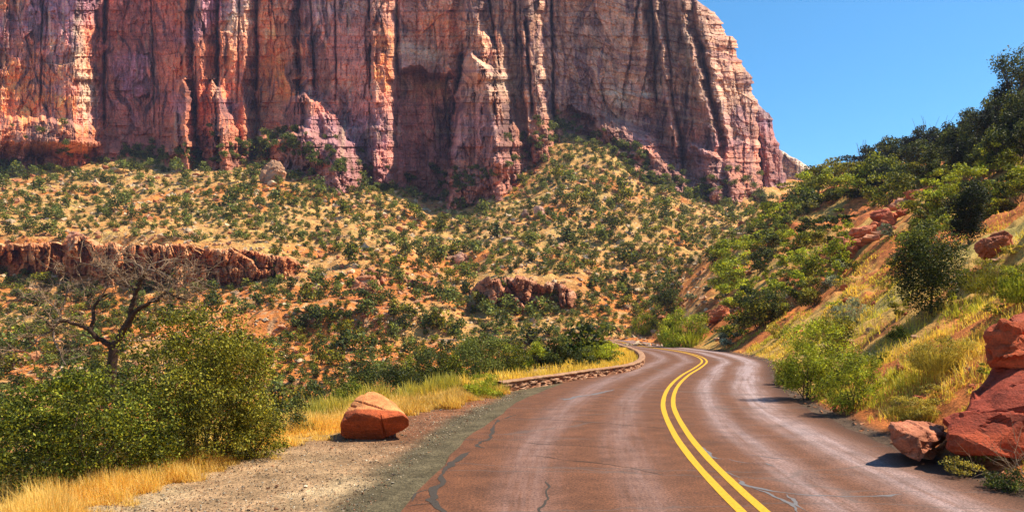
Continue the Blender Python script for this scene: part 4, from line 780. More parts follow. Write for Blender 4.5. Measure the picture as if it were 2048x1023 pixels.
def plant(px, pyb, wpx, hpx, kind, label, name='shrub', cat='shrub', shape='dome', group=None, seed=0, ymin=4., leafpx=4.2, cover=2.6, trunk=True, single=False, pos=None, cr=.17, nclump=None, zb=.06, sink=.03, ro=0., depth=1., asp=.55, top=None):
    h = pos or (hit_ridge(px, pyb) if group == 'scrub oaks of the hillside thicket' else hit(px, pyb, ymin))
    if top is not None and h is not None: hpx = max(20, HZ - (h[2] - CH) / h[1] * F - top)
    if h is None: print('no hit', label); return None
    rl = np.random.default_rng(seed + 1000); w = wpx / F * h[1]; ht = hpx / F * h[1]; ls = leafpx / F * h[1]
    n = int(np.clip(wpx * hpx / (leafpx ** 2 * asp * .5) * cover * .8, 150, 120000)); base, tip = KINDS[kind]
    P, k, tint, cen = crown_points(w, ht, n, rl, shape, nclump or int(np.clip(wpx * hpx / 260, 14, 90)), cr, zb, depth)
    V_, f = leaves(P, ls, rl, asp=asp); col = leafcol(base, k, tint, n, rl, tip)
    t = thing(name, (h[0], h[1], h[2] - sink * ht), label, cat, group); t.rotation_euler = (0, 0, ro)
    link('crown', np_mesh('crown', V_, f, col), M_leaf, t)
    if trunk:
        sv, sf = stems_mesh(cen, ht, w, rl, max(.012 * ht, .02), 8, single); link('trunk' if single else 'stems', np_mesh('stems', sv, sf, np.full((len(sv), 3), (.10, .07, .045))), M_bark, t)
    return t
def broom_plant(px, pyb, wpx, hpx, kind, label, seed=0, ymin=4., n=None, group=None, name='shrub', cat='shrub', wpxs=1.0, pos=None):
    h = pos or hit(px, pyb, ymin); rl = np.random.default_rng(seed + 3000); w = wpx / F * h[1]; ht = hpx / F * h[1]
    n = n or int(wpx * hpx / 4.0); base, tip = KINDS[kind]; parts = []; cols = []; ns = 9
    for q in range(ns):
        sc = rl.uniform(.38, .62); a = rl.uniform(0, 6.28); rr_ = 0 if q == 0 else rl.uniform(.12, .33) * w; hh = ht * (1.0 if q == 0 else rl.uniform(.45, .92)); m_ = n // ns // 4
        v, f = broom(w * sc, hh, m_, rl, wpxs / F * h[1], base=.3); v = v + np.array([math.cos(a) * rr_, math.sin(a) * rr_, 0]); parts.append((v, f))
        c = np.array(base) + (np.array(tip) - np.array(base)) * rl.random((m_, 1)) * rl.uniform(.5, 1.3); cols.append(np.repeat(np.clip(c * rl.uniform(.6, 1.2, (m_, 1)), .01, .8), 6, axis=0))
    V_, f = merge(parts); t = thing(name, (h[0], h[1], h[2] - .04 * ht), label, cat, group)
    link('stems', np_mesh('stems', V_, f, np.concatenate(cols)), M_leaf, t)
    m_ = int(n * 2.6); P, k, ti, cen = crown_points(w * 1.02, ht * 1.05, m_, rl, 'dome', 64, .12, .02); V2, f2 = leaves(P, 5.4 / F * h[1], rl, asp=.24, up=0, vert=1.3); link('crown', np_mesh('crown', V2, f2, leafcol(base, k, ti, m_, rl, tip)), M_leaf, t)
    return t
# --- left foreground
def at_(px, Y, dz=0.): X = (px - 1024) / F * Y; return (X, Y, hz1(X, Y) + dz)
plant(175, 955, 380, 0, 'oak', 'large dark green oak shrub at the left under the bare tree', seed=1, leafpx=6.2, cover=4.0, cr=.105, nclump=210, pos=at_(170, 11.5), top=712, depth=.8, ro=.3, zb=.02)
plant(408, 905, 325, 0, 'olive', 'tall olive green shrub between the dark oak shrub and the boulder', seed=2, leafpx=5.4, cover=3.8, cr=.11, nclump=210, pos=at_(412, 13.4), top=598, depth=.8, zb=.02)
plant(578, 866, 105, 80, 'juniper', 'small dark shrub at the verge just left of the boulder', seed=3, leafpx=4.4, ymin=14)
plant(500, 900, 140, 90, 'olive', 'low olive shrub against the foot of the tall olive shrub', seed=4, leafpx=4.4, pos=at_(505, 13.8), top=800)
plant(1985, 985, 110, 0, 'dusk', 'dark low bush at the lower right corner below the huge boulder', seed=71, pos=at_(2010, 10.9), top=925, leafpx=4.6, cover=2.6)
plant(1925, 960, 90, 0, 'yellow', 'dry twiggy bush at the road edge below the huge boulder', seed=72, pos=at_(1925, 11.9), top=908, leafpx=4.2, cover=1.4)
# --- bushes inside the bend
mid = [(620, 815, 90, 60, 'juniper', 'dome', 'dark shrub on the drop behind the boulder, left one of the row', 30), (700, 800, 110, 60, 'oak', 'dome', 'green shrub on the drop right behind the boulder', 30),
       (790, 780, 90, 70, 'juniper', 'dome', 'dark shrub on the drop right of the boulder', 32), (858, 766, 110, 88, 'juniper', 'dome', 'spreading dark shrub left of the grey green bush', 34),
       (905, 762, 80, 70, 'oak', 'dome', 'green shrub behind the near end of the stone wall', 34), (960, 757, 120, 105, 'far', 'dome', 'tall grey green bush behind the near end of the stone wall', 36),
       (1020, 752, 90, 88, 'oak', 'dome', 'olive bush between the grey green bush and the small juniper', 38), (1068, 748, 50, 76, 'bright', 'dome', 'yellow green bush left of the small juniper', 42),
       (1112, 745, 78, 84, 'juniper', 'column', 'small upright juniper standing behind the stone wall', 42), (1172, 738, 56, 50, 'juniper', 'dome', 'dark low bush right of the small juniper', 42),
       (1205, 735, 92, 56, 'bright', 'dome', 'round green bush at the right end of the verge behind the wall', 46), (1150, 702, 60, 34, 'yellow', 'dome', 'golden bush behind the small juniper', 60),
       (1080, 706, 60, 32, 'yellow', 'dome', 'golden bush left behind the small juniper', 60), (1180, 712, 60, 34, 'bright', 'dome', 'low green bush beyond the golden bush', 55),
       (742, 772, 90, 70, 'juniper', 'dome', 'dark green bush in the ravine above the boulder', 45), (830, 735, 80, 48, 'oak', 'dome', 'grey bush in the ravine left of the spreading dark shrub', 60)]
for i, (px, pb, w, h_, kd, sh, lb, ym) in enumerate(mid):
    h = hit(px, min(pb + 8, 1000), 20); Yv = ym; x = (px - 1024) / F * Yv; z = CH + (HZ - pb) / F * Yv; zg = hz1(x, Yv)
    if zg < z - .2:      # ground is lower there: the bush is taller, its top stays
        dz = (z - zg) / Yv * F; pos = (x, Yv, zg); h2 = h_ + dz
    else: pos = (x, Yv, zg); h2 = h_ - (zg - z) / Yv * F
    plant(px, pb, w, max(h2, 25), kd, lb, seed=20 + i, leafpx=3.6, shape=sh, pos=pos, name='juniper' if sh == 'column' else 'shrub', cat='juniper' if sh == 'column' else 'shrub', single=sh == 'column', cover=3)
broom_plant(968, 800, 90, 48, 'bright', 'yellow green tussock at the near end of the stone wall', seed=9, pos=(-.95, 25.6, -.03), name='grass_tussock', cat='grass tussock')
# --- right bank, singled out
plant(1335, 632, 74, 88, 'juniper', 'tall dark juniper at the foot of the scree behind the bend', name='juniper', cat='juniper', shape='column', seed=40, ymin=100, single=True, leafpx=3.6)
broom_plant(1366, 694, 112, 84, 'bright', 'round yellow green shrub on the bank at the far bend', seed=41, ymin=40)
broom_plant(1292, 668, 66, 46, 'bright', 'smaller yellow green shrub at the far end of the bank', seed=42, ymin=60)
plant(1532, 652, 92, 98, 'juniper', 'round dark green shrub in mid bank casting a shadow to the road', seed=43, ymin=30, leafpx=3.6, cover=3.2)
plant(1628, 612, 74, 72, 'olive', 'olive shrub right of the round dark shrub', seed=44, ymin=25, leafpx=3.6)
plant(1622, 800, 168, 178, 'bright', 'tall bright green feathery shrub beside the road', seed=45, ymin=12, leafpx=6, asp=.28, cover=2.6, nclump=110, cr=.12, depth=.8)
plant(1706, 818, 124, 134, 'bright', 'second bright green feathery shrub, nearer and lower, beside the road', seed=46, ymin=10, leafpx=6, asp=.28, cover=2.6, nclump=90, cr=.12, depth=.8)
plant(1668, 712, 110, 92, 'olive', 'green shrub behind the two feathery shrubs', seed=55, ymin=14, leafpx=5, asp=.4)
broom_plant(1575, 770, 56, 60, 'yellow', 'tuft of dry grass at the road edge left of the feathery shrub', seed=56, ymin=14)
plant(1588, 775, 60, 60, 'olive', 'low olive shrub at the road edge below the tall feathery shrub', seed=47, ymin=12, leafpx=3.6)
plant(1858, 636, 160, 205, 'juniper', 'big dense juniper on the right bank with its shadow down the slope', name='juniper', cat='juniper', shape='column', seed=48, ymin=15, single=True, leafpx=4.2, cover=3.6, nclump=80)
plant(1936, 492, 92, 140, 'dark', 'almost black upright cypress high on the right bank', name='cypress', cat='cypress', shape='column', seed=49, ymin=30, single=True, leafpx=3.8, cover=4)
broom_plant(1985, 590, 120, 75, 'olive', 'thin stemmed pale brush above the upright red rock', seed=50, ymin=12, n=1300)
broom_plant(2040, 610, 90, 75, 'bright', 'bright green brush at the right edge above the upright red rock', seed=51, ymin=12, n=2200)
broom_plant(1890, 740, 150, 70, 'yellow', 'dry yellowish bush in the grass left of the huge boulder', seed=52, ymin=10, n=2500)
broom_plant(1830, 845, 110, 55, 'yellow', 'dry tangled bush on top of the low pinkish block', seed=53, ymin=9, n=2400)
broom_plant(1700, 650, 70, 55, 'silver', 'grey dry brush left of the big juniper', seed=54, ymin=14, n=900)
for i, (px, pb, w, h_, lb) in enumerate([(1455, 695, 50, 40, 'silver green shrub at the road edge left of the bank shadow'), (1686, 548, 42, 38, 'silver shrub under the olive shrubs in mid bank'), (1668, 578, 40, 32, 'silver shrub just below and left of another silver one'),
        (1478, 536, 50, 26, 'silver shrub near the crest left of the bank'), (1776, 482, 34, 36, 'silver shrub beside the red scarp'), (1383, 606, 34, 20, 'small silver shrub above the round yellow green shrub'), (1690, 688, 26, 28, 'tiny silver shrub between the feathery shrubs'), (1412, 585, 24, 18, 'small silver shrub above the wedge shaped boulder')]):
    plant(px, pb, w, h_, 'silver', lb, seed=60 + i, ymin=20, leafpx=3.2, trunk=False, cover=2.6)
rq = random.Random(31); nb_ = 0
while nb_ < 46:
    px = rq.uniform(1480, 2040); lo = np.interp(px, [1480, 1560, 1700, 2048], [690, 730, 830, 860]); hi = np.interp(px, [1480, 1700, 1850, 2048], [600, 480, 420, 420]); py = rq.uniform(hi, lo); h = hit(px, py, 8)
    if h is None or SS[LAST[0], LAST[1]] < RR + .8: continue
    kd = rq.choice(['bright', 'yellow', 'olive', 'yellow', 'oak']); w = rq.uniform(22, 52)
    plant(px, py, w, w * rq.uniform(.5, .75), kd, {'bright': 'small yellow green bush growing on the right bank', 'yellow': 'small dry golden bush growing on the right bank', 'olive': 'small olive bush growing on the right bank', 'oak': 'small deep green bush growing on the right bank'}[kd], group='small bushes of the right bank', name='bush', cat='bush', seed=500 + nb_, pos=h, leafpx=3.8, trunk=False, cover=2.4); nb_ += 1
nb_ = 0
while nb_ < 60:
    px = rq.uniform(1400, 2040); lo = np.interp(px, [1400, 1560, 1700, 2048], [690, 735, 850, 900]); hi = np.interp(px, [1400, 1480, 1700, 1850, 2048], [600, 560, 470, 420, 420]); py = rq.uniform(hi, lo); h = hit(px, py, 8)
    if h is None or SS[LAST[0], LAST[1]] < RR + .4: continue
    put_rock(px, py, rq.uniform(8, 26), rq.uniform(6, 15), 'broken red stone lying on the soil of the right bank', name='bank_rock', cat='rock', group='red stones of the right bank', seed=700 + nb_, col=(.48, .13, .045) if nb_ % 3 else (.52, .28, .15), ymin=8, cuts=1, planes=7); nb_ += 1
# --- thicket on the hillside: groups of like shrubs
rb_ = random.Random(77); thick = []
def dens(px, py):      # is this point of the hillside scrub covered?
    a = np.interp(px, [1440, 1520, 1640, 1740, 1860, 1960, 2060], [560, 430, 355, 318, 262, 225, 170]); a = a + np.interp(px, [1690, 1780, 2060], [0, 74, 130]); b = np.interp(px, [1440, 1560, 1660, 1760, 1900, 2060], [640, 590, 520, 460, 430, 410]); return a, b
tries = 0
while len(thick) < 62 and tries < 4000:
    tries += 1; px = rb_.uniform(1450, 2060); a, b = dens(px, 0); py = rb_.uniform(a + 12, b + 55)
    if any(abs(px - q[0]) < 26 and abs(py - q[1]) < 20 for q in thick): continue
    if 1690 < px < 1840 and -16 < py - np.interp(px, [1690, 1840], [505, 400]) < 74: continue
    thick.append((px, py))
for i, (px, py) in enumerate(thick):
    w = rb_.uniform(42, 100); kd = rb_.choice(['bright', 'bright', 'olive', 'oak', 'dusk']); 
    plant(px, py, w, w * rb_.uniform(.6, .85), kd, {'dusk': 'dark shaded green scrub oak in the thicket on the right hillside', 'bright': 'light yellow green scrub oak in the thicket on the right hillside', 'olive': 'olive scrub oak in the thicket on the right hillside', 'oak': 'deep green scrub oak in the thicket on the right hillside'}[kd],
          group='scrub oaks of the hillside thicket', seed=100 + i, ymin=42, leafpx=4.4, cover=3.0, cr=.15, name='scrub_oak', cat='scrub oak')
SKY_X = [1600, 1640, 1670, 1700, 1730, 1760, 1800, 1850, 1900, 1950, 1985, 2005, 2030, 2080]; SKY_Y = [372, 350, 340, 328, 296, 272, 262, 246, 234, 206, 176, 150, 150, 120]
rx_ = random.Random(14)
for i in range(54):
    px = 1590 + 9.1 * i + rx_.uniform(-5, 5); h = hit_ridge(px, -500); row = i % 3; py0 = HZ - (h[2] - CH) / h[1] * F
    if row: h = hit_ridge(px, py0 + (0, 24, 58)[row])
    plant(px, 0, rx_.uniform(48, 84), 0, ['juniper', 'dark', 'dusk'][rx_.randrange(3)] if px > 1690 else 'olive', 'dark tree in the row along the skyline of the right hillside', name='tree', cat='tree', shape='round', group='trees along the hillside skyline', seed=200 + i, pos=h, top=np.interp(px, SKY_X, SKY_Y) + rx_.uniform(-4, 12) + (0, 24, 56)[row], leafpx=4.2, cover=3.2, single=True, zb=.05, cr=.18)
# tallest skyline tree and a bare one
h = hit_ridge(2030, -500); pyb = HZ - (h[2] - CH) / h[1] * F
plant(2030, pyb, 90, pyb - 92, 'juniper', 'tallest tree of the skyline with an open crown at the right edge', name='tree', cat='tree', shape='round', seed=290, pos=h, leafpx=4.2, cover=1.3, single=True, zb=.55, cr=.15, nclump=34)

# --- dead tree with bare twigs
DT = 21.0
def dp(px, py, dy=0.0): return np.array([(px - 1024) / F * (DT + dy), DT + dy, CH + (HZ - py) / F * (DT + dy)])
def smooth_path(pts, radii, n=5):
    P = []; r_ = []
    pts = [np.array(p_) for p_ in pts]
    for i in range(len(pts) - 1):
        a = pts[max(i - 1, 0)]; b = pts[i]; c = pts[i + 1]; d = pts[min(i + 2, len(pts) - 1)]
        for k in range(n):
            t = k / n; P.append(.5 * ((2 * b) + (-a + c) * t + (2 * a - 5 * b + 4 * c - d) * t * t + (-a + 3 * b - 3 * c + d) * t ** 3)); r_.append(radii[i] + (radii[i + 1] - radii[i]) * t)
    P.append(pts[-1]); r_.append(radii[-1]); return P, r_
org = dp(222, 760); zb_ = hz1(org[0], org[1]); org[2] = zb_
tree = thing('dead_tree', tuple(org), 'leafless gnarled tree with grey twigs rising behind the left shrubs', 'dead tree')
limbs = [
 ([(221, 800), (222, 745), (226, 715), (228, 690)], [.19, .17, .15, .135], 0), ([(228, 692), (243, 668), (257, 645), (262, 620), (270, 595), (277, 570), (290, 548)], [.12, .105, .10, .085, .075, .065, .05], 0),
 ([(259, 640), (275, 618), (300, 604), (320, 596), (333, 585), (352, 592), (385, 602)], [.08, .07, .06, .05, .04, .03, .02], -.4), ([(274, 582), (262, 572), (248, 566), (235, 558), (222, 556)], [.05, .045, .04, .03, .02], .4),
 ([(227, 695), (210, 685), (195, 676), (178, 658), (160, 650), (130, 643), (112, 648), (104, 658)], [.10, .085, .08, .07, .06, .05, .045, .04], -.5), ([(182, 664), (186, 640), (190, 615), (200, 598), (215, 588)], [.06, .055, .05, .04, .025], .3),
 ([(196, 678), (178, 672), (160, 672)], [.03, .022, .012], 0), ([(106, 656), (108, 680), (120, 705), (135, 735)], [.035, .03, .025, .015], -.8), ([(106, 656), (95, 645), (80, 632), (60, 632), (44, 645)], [.035, .03, .022, .018, .01], -1.0),
 ([(104, 660), (82, 672), (62, 692), (35, 702), (10, 704)], [.035, .028, .02, .015, .01], -.6), ([(116, 646), (118, 625), (105, 610), (90, 596)], [.04, .035, .028, .015], .6), ([(290, 550), (300, 540), (322, 545), (350, 560), (372, 572)], [.045, .035, .03, .02, .012], -.3),
 ([(288, 552), (282, 535), (265, 525), (240, 520), (215, 520)], [.045, .035, .03, .02, .012], .5), ([(262, 574), (235, 545), (205, 535), (180, 530), (150, 522)], [.03, .028, .022, .016, .01], .7), ([(290, 548), (310, 525), (335, 520), (362, 530), (395, 540)], [.04, .03, .025, .018, .01], .8),
 ([(333, 585), (350, 565), (375, 555), (405, 565), (430, 575)], [.035, .028, .022, .015, .01], .2), ([(200, 598), (215, 575), (235, 572)], [.03, .02, .01], 0), ([(118, 625), (130, 600), (135, 575), (120, 560)], [.03, .025, .018, .01], .3), ([(90, 596), (60, 590), (30, 600), (5, 615)], [.018, .015, .012, .008], -.5)]
rt = random.Random(9); tips = []; lastP = None
for i, (pts, rad, dy) in enumerate(limbs):
    q = [dp(a[0], a[1], dy * j / (len(pts) - 1)) for j, a in enumerate(pts)]; P, r_ = smooth_path(q, rad)
    P = [p_ + np.array([rt.gauss(0, .02), rt.gauss(0, .02), rt.gauss(0, .02)]) if 0 < j < len(P) - 1 and i > 0 else p_ for j, p_ in enumerate(P)]
    r_ = [q_ * .86 for q_ in r_]; v, f = tube(np.array(P) - org, r_, 8); link('trunk' if i == 0 else 'limb', np_mesh('limb', v, f, np.tile(np.array([[.075, .045, .03]]) if rad[0] > .045 else np.array([[.2, .14, .1]]), (len(v), 1)), smooth=True), M_bark, tree)
    if i > 0: tips += [(np.array(P[j]), np.array(P[min(j + 1, len(P) - 1)]) - np.array(P[j - 1]), r_[j]) for j in range(max(1, len(P) // 3), len(P))]
tw = []
def twig(p, d, L, r_, lev):
    pts = [p]; dd = d / (np.linalg.norm(d) + 1e-9)
    for k in range(4):
        dd = dd + np.array([rt.gauss(0, .33), rt.gauss(0, .33), rt.gauss(.02, .30)]); dd /= np.linalg.norm(dd); pts.append(pts[-1] + dd * L / 4)
    tw.append(tube(np.array(pts) - org, [r_, r_ * .85, r_ * .7, r_ * .5, r_ * .3], 3))
    if lev > 0:
        for k in (1, 2, 3, 4):
            for _ in range(2 if lev > 1 else 1):
                if rt.random() < .66:
                    nd_ = dd + np.array([rt.gauss(0, .8), rt.gauss(0, .8), rt.gauss(0.05, .65)]); twig(pts[k], nd_, L * rt.uniform(.5, .85), max(r_ * .6, .005), lev - 1)
for j, (p_, d_, r_) in enumerate(tips):
    if r_ < .06 and rt.random() < (.5 if p_[2] > dp(0, 660)[2] else .3):
        sd3 = np.array([rt.gauss(0, .8), rt.gauss(0, .8), rt.gauss(.25, .6)]); twig(p_, d_ / (np.linalg.norm(d_) + 1e-9) * .9 + sd3, rt.uniform(.4, .85), .016, 2)
v, f = merge(tw); print('twig faces', len(f)); tc_ = np.repeat(np.array([[.27, .18, .11]]), len(v), 0) * np.random.default_rng(3).uniform(.7, 1.15, (len(v), 1))
link('twigs', np_mesh('twigs', v, f, tc_), M_bark, tree)
# bare branches reaching in at the lower right corner
def bare_bush(label, base, n, L, seed, col=(.3, .2, .12)):
    r2 = random.Random(seed); parts = []; t = thing('bare_bush', base, label, 'bare bush')
    def rec(p, d, L_, r_, lev):
        pts = [p]; d = d / np.linalg.norm(d)
        for k in range(4): d = d + np.array([r2.gauss(0, .18), r2.gauss(0, .18), r2.gauss(0, .14)]); d /= np.linalg.norm(d); pts.append(pts[-1] + d * L_ / 4)
        parts.append(tube(pts, [r_, r_ * .85, r_ * .65, r_ * .5, r_ * .3], 4))
        if lev:
            for k in (1, 2, 3, 4):
                rec(pts[k], d + np.array([r2.gauss(0, .6), r2.gauss(0, .6), r2.gauss(0, .5)]), L_ * r2.uniform(.35, .6), r_ * .5, lev - 1)
    for i in range(n): rec(np.array([r2.uniform(-.15, .15), r2.uniform(-.15, .15), -.05]), np.array([r2.gauss(-.5, .5), r2.gauss(-.2, .4), r2.uniform(.4, 1.1)]), L * r2.uniform(.6, 1.1), .008, 2)
    v, f = merge(parts); link('branches', np_mesh('branches', v, f, np.tile(np.array([col]), (len(v), 1))), M_bark, t)
bare_bush('thin bare bush at the road edge in front of the huge dark boulder', (7.75, 11.2, hz1(7.75, 11.2)), 9, .95, 3)
# bare twiggy snag on the skyline
for i, (px, pb, hh_) in enumerate([(1728, 340, 62), (1862, 300, 75)]):
    h = hit_ridge(px, -500); hh_ = HZ - (h[2] - CH) / h[1] * F - np.interp(px, SKY_X, SKY_Y) + 16
    if h[1]:
        t_ = thing('snag', h, 'leafless snag poking above the skyline trees', 'snag', 'snags on the skyline'); parts = []; r2 = random.Random(i); Lh = hh_ / F * h[1]
        for k in range(9):
            d = np.array([r2.gauss(0, .35), r2.gauss(0, .3), 1.]); P = [np.zeros(3)]
            for m_ in range(5): d = d + np.array([r2.gauss(0, .15), r2.gauss(0, .15), 0]); P.append(P[-1] + d / np.linalg.norm(d) * Lh * r2.uniform(.16, .24))
            parts.append(tube(P, [.09, .08, .06, .05, .035, .02], 4))
        v, f = merge(parts); link('branches', np_mesh('branches', v, f, np.tile(np.array([[.09, .06, .04]]), (len(v), 1))), M_bark, t_)

# ------------------------------------------------------------------ shrubs of the canyon slope
def far_shrub(seed, kind='far', shape='dome'):
    rl = np.random.default_rng(seed); n = 380; P, k, tint, cen = crown_points(1.0, 1.0, n, rl, shape, 9, .30, .05)
    V_, f = leaves(P, .125, rl, up=.5, asp=.7); b, t = KINDS[kind]; return V_, f, leafcol(b, k, tint, n, rl, t)
FS = [far_shrub(i, ('far', 'far', 'oak', 'far')[i % 4], 'dome' if i % 3 else 'column') for i in range(8)] + [far_shrub(50 + i, ('olive', 'juniper', 'dusk')[i % 3], 'dome') for i in range(6)]
FM = []
for v_, f_, c_ in FS: m_ = np_mesh('canyon_shrub', v_, f_, c_); m_.materials.append(M_leaf); FM.append(m_)
DNG = .75 * fbm(XX / 30, YY / 30, 0, 3, 300) + .5 * fbm(XX / 9, YY / 9, 0, 2, 301)
rs = np.random.default_rng(21); cand = []; cell = {}
for tr in range(68000):
    px = rs.uniform(-440, 1620); py = rs.uniform(250, 1060)
    h = hit(px, py, 48)
    if h is None or h[1] > 384 or h[1] > np.interp(px, DB_X, DB_Y) - 3: continue
    s0 = SS[LAST[0], LAST[1]]
    if abs(s0) < 6 or (px > 1300 and h[1] < 135): continue
    if -480 < px < 545 and 484 < py < 545: continue
    if 945 < px < 1180 and 552 < py < 592: continue
    dn = DNG[LAST[0], LAST[1]]
    up = np.interp(py, [330, 380, 440, 560, 700], [2.2, 1.5, 1.1, .85, 1.1])
    if px < 860 and px > 560 and py > 430 and py < 600: up *= .62
    if rs.random() > up * (.70 + dn): continue
    m_ = np.interp(py, [300, 450, 650, 800, 1060], [26, 31, 40, 52, 80]) * rs.choice([.32, .5, .8, 1.2], p=[.3, .3, .27, .13])
    mn = m_ * .55 + 3; key = (int(px // 40), int(py // 40)); ok = True
    for a in (-1, 0, 1):
        for b in (-1, 0, 1):
            for q in cell.get((key[0] + a, key[1] + b), ()):
                if abs(q[0] - px) < (mn + q[2] * .5) * .50 and abs(q[1] - py) < (mn + q[2] * .5) * .36: ok = False
    if not ok: continue
    cell.setdefault(key, []).append((px, py, m_)); cand.append((m_, px, py, h))
cand.sort(key=lambda a: -a[0]); print('far shrubs', len(cand))
kindf = lambda py: (rs.integers(8) if rs.random() < np.interp(py, [350, 600, 750], [.85, .6, .35]) else 8 + rs.integers(6))
vis = [c for c in cand if 0 < c[1] < 1510]; ind = set(id(c) for c in vis[:290]); rest = []
for c in cand:
    m_, px, py, h = c; w = m_ / F * h[1]; ht = w * rs.uniform(.75, 1.15); k = int(kindf(py)); ro = rs.uniform(0, 6)
    if id(c) in ind:
        o = bpy.data.objects.new('canyon_shrub', FM[k]); C.objects.link(o); o.location = (h[0], h[1], h[2] - .06 * ht); o.scale = (w, w, ht); o.rotation_euler = (0, 0, ro)
        side = 'dark green juniper shrub on the left canyon slope below the cliff' if px < 880 else 'dark green juniper shrub on the central scree below the cliff'
        tag(o, side, 'shrub', 'shrubs of the left canyon slope' if px < 880 else 'shrubs of the central scree')
    else: rest.append((h[0], h[1], h[2] - .06 * ht, w, ht, ro, k, (1 + rs.uniform(-.2, .25),) * 3))
tag(batch('scrub', FS, rest, M_leaf), 'smaller scrub scattered over the canyon slope', 'scrub', kind='stuff')
# tufts of scrub on the ledges of the cliff foot
pl = []; tp = rs.uniform(0, 1540, 800); ty_ = np.interp(tp, DB_X, YB_Y); ty_ = np.where((tp > 1110) & (tp < 1300), ty_ - rs.uniform(-10, 70, 800), ty_ - np.abs(rs.normal(0, 30, 800)) + 6)
tD = cliff_depth(tp, ty_); tk = fbm(tp / 70, ty_ / 30, 0, 2, 8) > -.15
for px, py, D, q in zip(tp, ty_, tD, tk):
    if q:
        s_ = rs.uniform(8, 20) / F * D; pl.append(((px - 1024) / F * D, D - .5 * s_, CH + (HZ - py) / F * D - .3 * s_, s_ * 1.1, s_ * .8, rs.uniform(0, 6), int(rs.integers(8)), (.9, .95, 1.)))
tag(batch('scrub', FS, pl, M_leaf), 'tufts of scrub clinging to the ledges at the cliff foot', 'scrub', kind='stuff')

# ------------------------------------------------------------------ grass
def blades(P, L, wid, lean, rngl, col):
    n = len(P); a = rngl.uniform(0, 2 * math.pi, n); d = np.stack([np.cos(a), np.sin(a), 0 * a], 1); side = np.stack([-np.sin(a), np.cos(a), 0 * a], 1) * (wid * .5)[:, None] if not np.isscalar(wid) else np.stack([-np.sin(a), np.cos(a), 0 * a], 1) * wid * .5
    ln_ = lean * rngl.random(n); top = P + d * (L * ln_)[:, None]; top[:, 2] += L * np.sqrt(np.maximum(.1, 1 - ln_ ** 2)); m_ = (P + top) / 2; m_[:, 2] += L * .08
    V_ = np.stack([P - side, P + side, m_ + side * .8, m_ - side * .8, top + side * .25, top - side * .25], 1).reshape(-1, 3); i = np.arange(n)[:, None] * 6
    return V_, np.concatenate([i + np.array([[0, 1, 2, 3]]), i + np.array([[3, 2, 4, 5]])]), np.repeat(col, 6, axis=0)
def grass(name, label, n, sampler, L, widpx, lean, c1, c2, seed, mat=None, thr=-.35):
    rl = np.random.default_rng(seed); X, Y = sampler(n, rl); Z = height(X, Y); nz = fbm(X / .9, Y / .9, 0, 3, seed); k = nz > thr; X, Y, Z, nz = X[k], Y[k], Z[k], nz[k]; m_ = len(X)
    Ls = rl.uniform(L[0], L[1], m_) * (.45 + 1.0 * np.clip(nz + .3, 0, 1.2)); w = np.maximum(.006, widpx / F * Y); t = np.clip(rl.random((m_, 1)) * .7 + .5 * fbm(X / 2.5, Y / 2.5, 0, 2, seed + 1)[:, None], 0, 1)
    col = (np.array(c1) * (1 - t) + np.array(c2) * t) * rl.uniform(.75, 1.15, (m_, 1)); V_, f, c = blades(np.stack([X, Y, Z - .02], 1), Ls, w, lean, rl, col)
    return tag(link(name, np_mesh(name, V_, f, c), mat or M_grass), label, 'grass', kind='stuff')
def verge(n, rl):
    Y = 8.5 + 17.5 * rl.random(n) ** 1.35; cx, cy, nx_, ny_ = rline(Y); o_ = turnout(Y) + rl.gamma(1.6, .42, n) - .15 + .25 * fbm(Y / 1.3, Y * 0, 0, 3, 4) + .5 * fbm(Y / .35, Y * 0 + 4, 0, 2, 4) * (rl.random(n) < .5); return cx - nx_ * o_, cy - ny_ * o_
grass('roadside_grass', 'golden dry grass along the edge of the gravel turnout', 100000, verge, (.06, .34), 1.1, .95, (.80, .58, .18), (.50, .33, .09), 1, thr=-.6)
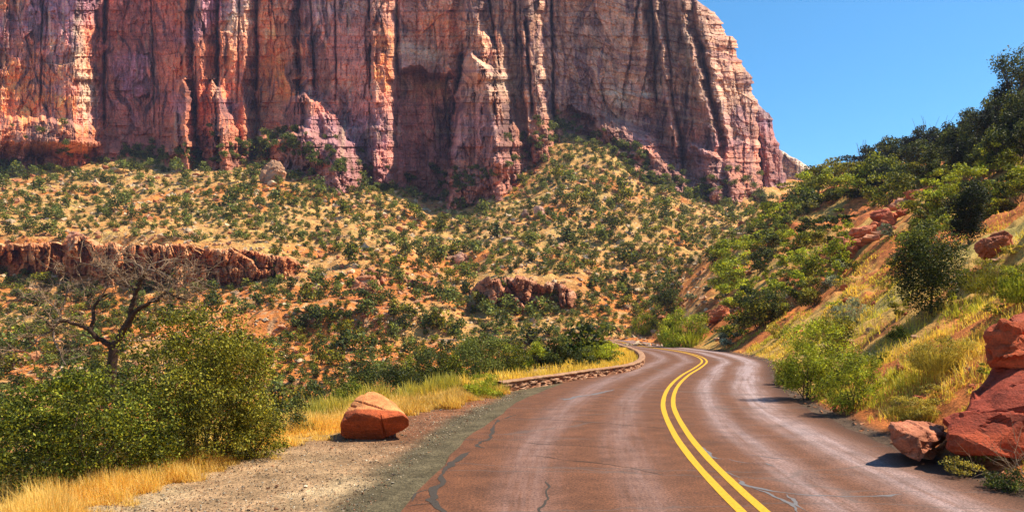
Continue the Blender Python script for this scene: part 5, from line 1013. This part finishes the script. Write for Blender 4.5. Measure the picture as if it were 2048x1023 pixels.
def behind(n, rl):
    j = rl.integers(0, len(wp) - 1, n); o_ = .5 + rl.gamma(1.7, .9, n); q = wp[j] + wnn[j] * o_[:, None] + rl.normal(0, .1, (n, 2)); return q[:, 0], q[:, 1]
grass('roadside_grass', 'yellow grass on the verge behind the low stone wall', 42000, behind, (.15, .42), 1.6, .8, (.78, .56, .11), (.62, .46, .09), 2)
def bank(n, rl):
    Y = 9 + 62 * rl.random(n) ** 1.5; cx, cy, nx_, ny_ = rline(Y); o_ = RR + .5 + rl.gamma(1.5, 3.6, n) * np.clip(Y / 22, .5, 2); X, Y = cx + nx_ * o_, cy + ny_ * o_
    k = (Y > 7) & (Y < 90); X, Y = X[k], Y[k]; k = fbm(X / 3.5, Y / 3.5, 0, 3, 90) + .45 * sstep(45, 15, Y) > rl.uniform(-.1, .5, len(X)); return X[k], Y[k]
grass('hillside_grass', 'yellow green grass and weeds covering the right bank', 150000, bank, (.08, .32), 1.7, 1.0, (.70, .50, .11), (.40, .42, .05), 3, thr=-.3)
def tallgreen(n, rl):
    Y = rl.uniform(15.5, 27, n); cx, cy, nx_, ny_ = rline(Y); o_ = turnout(Y) + 1.9 + rl.gamma(2, .5, n); return cx - nx_ * o_, cy - ny_ * o_
grass('tall_grass', 'taller green grass behind the golden verge and the boulder', 9000, tallgreen, (.25, .55), 1.6, .7, (.38, .36, .07), (.60, .46, .10), 4)
# ------------------------------------------------------------------ air between here and the far wall
hb = bmesh.new(); bmesh.ops.create_cube(hb, size=1.0); hm = bpy.data.meshes.new('haze'); hb.to_mesh(hm); hb.free()
hz_ = bpy.data.objects.new('haze', hm); C.objects.link(hz_); hz_.location = (0, 0, 180); hz_.scale = (2040, 2040, 800); tag(hz_, 'thin pale blue air filling the canyon', 'haze', kind='stuff')
m_, n_, l_, p_ = newmat('haze'); n_.remove(p_); vol = n_.new('ShaderNodeVolumePrincipled'); vol.inputs['Color'].default_value = (.55, .62, 1.0, 1); vol.inputs['Density'].default_value = .00011; vol.inputs['Anisotropy'].default_value = .2
l_.new(vol.outputs[0], n_['Material Output'].inputs['Volume']); hm.materials.append(m_)
print('objects', len(bpy.data.objects))
